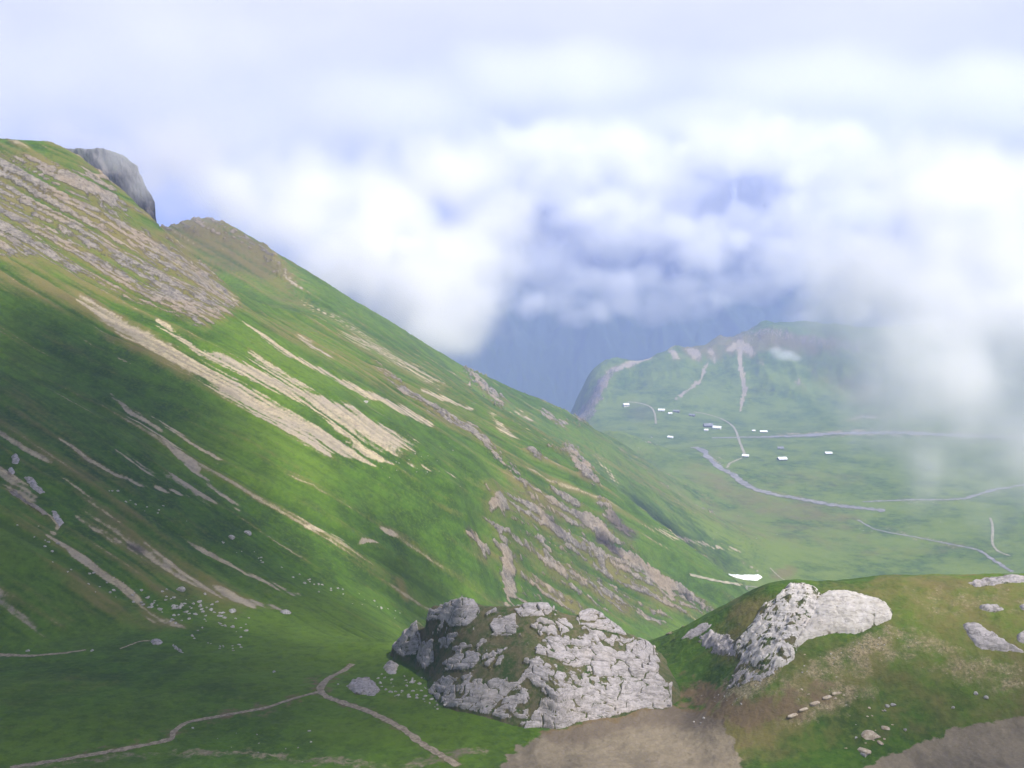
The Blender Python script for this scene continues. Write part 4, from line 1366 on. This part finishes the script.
# ------------------------------------------------------------------ alp huts
mat_wood = plain_mat("weathered_timber", (.07, .055, .045), (.13, .105, .085), .8)
mat_wall = plain_mat("whitewashed_wall", (.62, .60, .56), (.74, .72, .69), .5)
mat_tin = plain_mat("pale_metal_roof", (.72, .74, .78), (.85, .86, .88), .3, .45)
mat_slate = plain_mat("grey_shingle_roof", (.15, .15, .17), (.25, .25, .27), .5)
mat_glass = plain_mat("window_glass", (.03, .035, .04), (.05, .055, .06), 1, .2)


def hut_box(bm, x0, x1, y0, y1, z0, z1):
    vs = [bm.verts.new(p) for p in ((x0, y0, z0), (x1, y0, z0), (x1, y1, z0), (x0, y1, z0), (x0, y0, z1), (x1, y0, z1), (x1, y1, z1), (x0, y1, z1))]
    for f in ((3, 2, 1, 0), (4, 5, 6, 7), (0, 1, 5, 4), (1, 2, 6, 5), (2, 3, 7, 6), (3, 0, 4, 7)):
        bm.faces.new([vs[i] for i in f])


def bm_obj(name, bm, mat, parent, label=None):
    me = bpy.data.meshes.new(name)
    bmesh.ops.recalc_face_normals(bm, faces=bm.faces)
    bm.to_mesh(me)
    bm.free()
    me.materials.append(mat)
    return obj(name, me, parent, label)


def hut(u, v, L, W, H, rise, yaw, wall, roof, label, chimney=False, name='hut', cat='hut'):
    p = land(u, v, 900)[0]
    root = obj(name, None, None, label, cat, 'huts on the valley floor')
    root.location = (p[0], p[1], p[2] - .2)
    root.rotation_euler = (0, 0, yaw)
    l, w = L / 2, W / 2
    bm = bmesh.new()                    # walls with both gables
    prof = [(-w, -2.0), (w, -2.0), (w, H), (0, H + rise), (-w, H)]
    a = [bm.verts.new((-l, y, z)) for y, z in prof]
    b = [bm.verts.new((l, y, z)) for y, z in prof]
    bm.faces.new(a)
    bm.faces.new(b[::-1])
    for i in range(5):
        j = (i + 1) % 5
        bm.faces.new((a[i], b[i], b[j], a[j]))
    bm_obj('wall', bm, wall, root)
    bm = bmesh.new()                    # two roof planes with eaves and thickness
    ov, th = 1.0, .35
    k = rise / w
    lo2 = [(-w - ov, H - k * ov + .05), (0, H + rise + .05), (w + ov, H - k * ov + .05)]
    ring = [(y, z) for y, z in lo2] + [(y, z + th) for y, z in lo2[::-1]]
    a = [bm.verts.new((-l - ov, y, z)) for y, z in ring]
    b = [bm.verts.new((l + ov, y, z)) for y, z in ring]
    bm.faces.new((a[0], a[1], a[4], a[5]))
    bm.faces.new((a[1], a[2], a[3], a[4]))
    bm.faces.new((b[0], b[5], b[4], b[1]))
    bm.faces.new((b[1], b[4], b[3], b[2]))
    for i in range(6):
        j = (i + 1) % 6
        bm.faces.new((a[i], b[i], b[j], a[j]))
    r = bm_obj('roof', bm, roof, root)
    if chimney:
        bm = bmesh.new()
        hut_box(bm, l * .3, l * .3 + 1.0, -w * .35 - .5, -w * .35 + .5, H + rise * .55, H + rise + 1.2)
        bm_obj('chimney', bm, mat_wall, r)
    bm = bmesh.new()
    hut_box(bm, -.7, .7, -w - .08, -w + .1, 0, 2.1)
    bm_obj('door', bm, mat_wood if wall is not mat_wood else mat_slate, root)
    for x in (-l * .6, l * .6):
        bm = bmesh.new()
        hut_box(bm, x - .6, x + .6, -w - .07, -w + .1, 1.1, 2.2)
        bm_obj('window', bm, mat_glass, root)
    return root


hut(626, 406, 14, 10, 4.5, 3, .2, mat_wall, mat_tin, 'white house at the edge of the gorge, farthest left of the village', True, 'house', 'house')
hut(661.5, 411, 16, 10, 3, 3, -.15, mat_wall, mat_tin, 'white roofed hut right of the round green hollow near the gorge', True)
hut(670, 414, 9, 7, 2.4, 2, .1, mat_wall, mat_tin, 'small white shed right below the white roofed hut by the hollow')
hut(676.5, 412, 15, 9, 3, 2.5, -.35, mat_wood, mat_slate, 'long grey hut on the slope behind the small white shed')
hut(692, 416, 14, 8, 3, 2.5, -.5, mat_wood, mat_slate, 'dark timber hut alone between the hollow and the main barns')
hut(708, 427, 20, 13, 5, 4, .1, mat_wood, mat_slate, 'large dark roofed barn in the main cluster by the track', True, 'barn', 'barn')
hut(717, 429, 18, 11, 4, 3.5, -.4, mat_wall, mat_tin, 'white roofed house at the right end of the main cluster', True, 'house', 'house')
hut(706, 431, 8, 6, 3, 2, .1, mat_wall, mat_tin, 'small white annex in front of the dark roofed barn')
hut(670.5, 438, 11, 8, 2.6, 2.2, -.5, mat_wall, mat_tin, 'white roofed hut alone among boulders on the near side of the village')
hut(763.5, 432.5, 15, 9, 2.6, 2.2, -.05, mat_wood, mat_tin, 'pale roofed hut at the far edge of the grey riverbed')
hut(753.5, 431.5, 6, 5, 2.4, 1.5, .1, mat_wood, mat_tin, 'tiny hut left of the pale roofed hut beyond the riverbed')
hut(745.5, 457, 11, 8, 3, 2.4, -.3, mat_wood, mat_tin, 'white roofed hut where the two tracks meet near the stream')
hut(782, 460, 15, 12, 3, 3, .12, mat_wood, mat_tin, 'brightest white roofed hut alone in the wide valley meadow')
hut(780.5, 449, 11, 8, 2.6, 2.4, -.1, mat_wood, mat_slate, 'grey roofed hut behind the brightest white roofed one')
hut(828.5, 454, 12, 8, 2.4, 2.2, -.05, mat_wood, mat_tin, 'pale roofed hut farthest right on the valley meadow')

# ------------------------------------------------------------------ clouds
def cloud(name, puffs, voxel, dens, noise_m, amp, lo, hi, label, kind=None, seed=0, stretch=1.0, group=None, colr=(.999, .996, .999), tilt=1.0):
    """A body of cloud made of soft puffs (world centre, radii) torn by noise; a real volume."""
    pf = np.array([list(c) + list(r) + [w] for c, r, w in puffs])
    mn = (pf[:, :3] - pf[:, 3:6] * 1.25).min(0)
    mx = (pf[:, :3] + pf[:, 3:6] * 1.25).max(0)
    ctr = (mn + mx) / 2
    half = (mx - mn) / 2
    vol = bpy.data.volumes.new(name)
    o = bpy.data.objects.new(name, vol)
    col.objects.link(o)
    o.location = ctr
    ng = bpy.data.node_groups.new(name + "_shape", 'GeometryNodeTree')
    ng.interface.new_socket('Geometry', in_out='OUTPUT', socket_type='NodeSocketGeometry')
    n, l = ng.nodes, ng.links

    def mth(op, a, b=None, c=None):
        nd = n.new('ShaderNodeMath')
        nd.operation = op
        for i, x in enumerate((a, b, c)):
            if x is None:
                continue
            if isinstance(x, bpy.types.NodeSocket):
                l.new(x, nd.inputs[i])
            else:
                nd.inputs[i].default_value = x
        return nd.outputs[0]

    def vm(op, a, b, scale=None):
        nd = n.new('ShaderNodeVectorMath')
        nd.operation = op
        for i, x in enumerate((a, b)):
            if isinstance(x, bpy.types.NodeSocket):
                l.new(x, nd.inputs[i])
            elif x is not None:
                nd.inputs[i].default_value = x
        return nd
    pos = n.new('GeometryNodeInputPosition').outputs[0]
    acc = None
    for row in pf:
        d = vm('SUBTRACT', pos, tuple(row[:3] - ctr)).outputs[0]
        d = vm('DIVIDE', d, tuple(row[3:6])).outputs[0]
        ln = vm('LENGTH', d, None).outputs['Value']
        fld = mth('MULTIPLY', mth('SUBTRACT', 1.0, ln), float(row[6]))
        acc = fld if acc is None else mth('SMOOTH_MAX', acc, fld, .25)
    off = vm('ADD', pos, tuple(ctr + seed * 371.0)).outputs[0]
    off = vm('MULTIPLY', off, (1 / noise_m, 1 / noise_m, stretch / noise_m)).outputs[0]
    nt = n.new('ShaderNodeTexNoise')
    nt.inputs['Scale'].default_value = 1.0
    nt.inputs['Detail'].default_value = 5.0
    nt.inputs['Roughness'].default_value = .55
    l.new(off, nt.inputs['Vector'])
    f = mth('ADD', acc, mth('MULTIPLY', mth('SUBTRACT', nt.outputs[0], .5), amp * 2))
    mr = n.new('ShaderNodeMapRange')
    mr.interpolation_type = 'SMOOTHSTEP'
    l.new(f, mr.inputs['Value'])
    mr.inputs['From Min'].default_value = lo
    mr.inputs['From Max'].default_value = hi
    mr.inputs['To Max'].default_value = dens
    vc = n.new('GeometryNodeVolumeCube')
    l.new(mr.outputs['Result'], vc.inputs['Density'])
    vc.inputs['Min'].default_value = tuple(-half)
    vc.inputs['Max'].default_value = tuple(half)
    for ax, nm in enumerate(('Resolution X', 'Resolution Y', 'Resolution Z')):
        vc.inputs[nm].default_value = max(8, int(2 * half[ax] / voxel))
    m = bpy.data.materials.new(name + "_vapour")
    m.use_nodes = True
    m.node_tree.nodes.clear()
    mo = m.node_tree.nodes.new('ShaderNodeOutputMaterial')
    pv = m.node_tree.nodes.new('ShaderNodeVolumePrincipled')
    pv.inputs['Color'].default_value = (*colr, 1)
    pv.inputs['Density'].default_value = 1.0
    pv.inputs['Anisotropy'].default_value = .2
    m.node_tree.links.new(pv.outputs[0], mo.inputs['Volume'])
    sm = n.new('GeometryNodeSetMaterial')
    sm.inputs['Material'].default_value = m
    l.new(vc.outputs[0], sm.inputs['Geometry'])
    go = n.new('NodeGroupOutput')
    l.new(sm.outputs[0], go.inputs[0])
    vol.materials.append(m)
    md = o.modifiers.new('shape', 'NODES')
    md.node_group = ng
    tag(o, label, 'cloud', group, kind)
    return o


def puffs(rows, depth=1.0):
    out = []
    for u, v, Y_, ru, rv, *w in rows:
        out.append((at(u, v, Y_), (ru * Y_ / F, (ru + rv) * .5 * depth * Y_ / F, rv * Y_ / F), w[0] if w else 1.0))
    return out


CLOUDS = True
if CLOUDS:
    cloud('cloud', puffs([(420, 295, 1330, 90, 70), (350, 255, 1300, 80, 60), (385, 215, 1380, 70, 50), (475, 260, 1400, 55, 70), (295, 225, 1280, 70, 45), (440, 330, 1200, 50, 36), (452, 330, 1330, 45, 40),
                          (235, 190, 1280, 80, 50, .8), (500, 215, 1450, 50, 50, .8), (440, 180, 1430, 90, 45, .8), (330, 190, 1350, 90, 45, .7), (425, 245, 1330, 50, 40)]),
          6, .034, 62, .90, -.06, 1.1, 'bright white cloud bank resting on the green ridge at left', seed=1)
    cloud('cloud', puffs([(935, 310, 930, 120, 85), (870, 262, 960, 80, 55), (990, 250, 930, 110, 75), (950, 385, 900, 110, 85, .92), (905, 415, 880, 60, 64, .62), (960, 440, 880, 66, 64, .66), (925, 465, 870, 56, 50, .5), (1010, 440, 880, 75, 70, .7), (985, 490, 880, 60, 40, .46), (870, 385, 900, 50, 50, .5), (1060, 330, 900, 130, 110), (1070, 430, 880, 90, 70),
                          (890, 345, 930, 62, 55), (1150, 300, 900, 120, 120), (845, 300, 960, 60, 50, .8), (960, 190, 960, 150, 60, .8), (830, 240, 970, 60, 40, .7)]),
          5.5, .034, 62, .92, -.04, 1.1, 'big white cloud hanging over the right side of the valley', seed=2)
    rc2 = random.Random(11)
    mid = []
    gaps = [(536, 222, 20, 11), (732, 190, 40, 15), (655, 330, 26, 6), (520, 325, 30, 10), (590, 335, 60, 10), (740, 322, 34, 8), (600, 262, 12, 8), (668, 255, 10, 14), (745, 262, 12, 8)]
    for k in range(280):
        u_, v_ = rc2.uniform(465, 860), rc2.uniform(135, 318)
        s_ = rc2.uniform(16, 40) * (1.0 if v_ < 270 else .62)
        if any(abs(u_ - g[0]) < g[2] + s_ * .55 and abs(v_ - g[1]) < g[3] + s_ * .4 for g in gaps):
            continue
        mid.append((u_, v_, rc2.uniform(3250, 3560), s_ * rc2.uniform(1, 1.5), s_ * rc2.uniform(.6, .85), rc2.uniform(.7, 1)))
    cloud('cloud', puffs(mid, 1.2), 10, .0200, 85, .92, -.03, .95, 'layer of soft blue grey cloud puffs in front of the distant mountain', seed=3)
    veil = [(480, 170, 3950, 130, 60), (600, 150, 3950, 120, 60), (650, 185, 3950, 50, 36), (720, 125, 3950, 130, 38), (810, 150, 3950, 100, 70), (590, 195, 3950, 60, 50), (830, 210, 3950, 90, 60), (480, 230, 3950, 50, 60), (930, 170, 3950, 110, 80), (735, 180, 3950, 90, 50, .42), (536, 205, 3950, 60, 40, .5), (900, 220, 3950, 80, 60),
            (400, 120, 3950, 130, 60), (560, 80, 3950, 160, 50, .7), (820, 85, 3950, 170, 50, .7), (1000, 110, 3950, 150, 70)]
    cloud('cloud', puffs(veil, .8), 20, .0085, 300, .30, .0, .8, 'pale cloud veil around the distant mountain top', seed=8)
    cloud('cloud', puffs([(785, 355, 2700, 17, 8), (776, 351, 2700, 10, 6), (796, 358, 2700, 9, 5)], 1.5), 4, .018, 40, .35, .05, .8, 'small torn scrap of white cloud over the hill behind the village', seed=4)
    cloud('cloud', puffs([(120, 158, 780, 50, 26), (148, 185, 770, 30, 26), (90, 142, 790, 60, 16, .8), (175, 150, 800, 60, 50), (60, 130, 790, 60, 20, .6), (200, 205, 900, 50, 30, .6)], 1.2), 5, .018, 40, .6, .0, 1.0, 'thin grey mist drifting over the dark cliff head at upper left', seed=5)
    cloud('cloud', puffs([(60, 80, 1500, 190, 80), (230, 140, 1500, 130, 80), (-60, 110, 1500, 120, 80), (330, 110, 1550, 130, 60, .8), (180, 40, 1500, 190, 60, .8)], 1.3), 12, .0045, 130, .7, .0, 1.0, 'pale grey mist filling the sky above the left ridge', seed=9)
    # the cloud overhead, out of the picture, whose shade lies on the near slopes
    SHADE = [((110, 400), 85, 1.0), ((40, 430), 80, 1.0), ((60, 340), 60, 1.0), ((-60, 400), 90, 1), ((150, 480), 70, 1), ((230, 560), 60, .9), ((100, 560), 60, 1), ((30, 600), 50, .9), ((200, 690), 60, 1),
             ((100, 700), 55, 1), ((330, 690), 50, .95), ((20, 740), 60, 1), ((200, 640), 50, .9), ((420, 590), 45, .85), ((690, 690), 24, .7), ((600, 770), 34, .5), ((330, 612), 42, .8), ((260, 596), 42, .6), ((960, 760), 40, .85), ((1040, 730), 30, .8), ((980, 610), 36, .35), ((-100, 560), 80, 1)]
    CZ0 = 1280.0
    sp = []
    for (u_, v_), r_, w_ in SHADE:
        p_ = land(u_, v_)[0]
        t_ = (CZ0 - p_[2]) / SUN[2]
        c_ = p_ + SUN * t_
        sp.append((tuple(c_), (r_, r_, 90), w_))
    cloud('cloud', sp, 14, .026, 120, .4, .05, .9, 'white cloud overhead that shades the near slopes', seed=6)

# ------------------------------------------------------------------ air
def box_mesh(name, lo, hi):
    x0, y0, z0 = lo
    x1, y1, z1 = hi
    v = [(x0, y0, z0), (x1, y0, z0), (x1, y1, z0), (x0, y1, z0), (x0, y0, z1), (x1, y0, z1), (x1, y1, z1), (x0, y1, z1)]
    f = [(0, 3, 2, 1), (4, 5, 6, 7), (0, 1, 5, 4), (1, 2, 6, 5), (2, 3, 7, 6), (3, 0, 4, 7)]
    return mesh_from(name, v, f, None, False)


hm = bpy.data.materials.new("air")
hm.use_nodes = True
hm.node_tree.nodes.clear()
h_out = hm.node_tree.nodes.new('ShaderNodeOutputMaterial')
h_vol = hm.node_tree.nodes.new('ShaderNodeVolumePrincipled')
h_vol.inputs['Color'].default_value = (*HAZE_COLOR, 1)
h_vol.inputs['Density'].default_value = HAZE_DENSITY
h_vol.inputs['Anisotropy'].default_value = 0.1
hm.node_tree.links.new(h_vol.outputs['Volume'], h_out.inputs['Volume'])
hz = box_mesh('haze', (-15000, -10000, -1420), (15000, 17000, 720))
hz.materials.append(hm)
obj('haze', hz, kind='stuff')
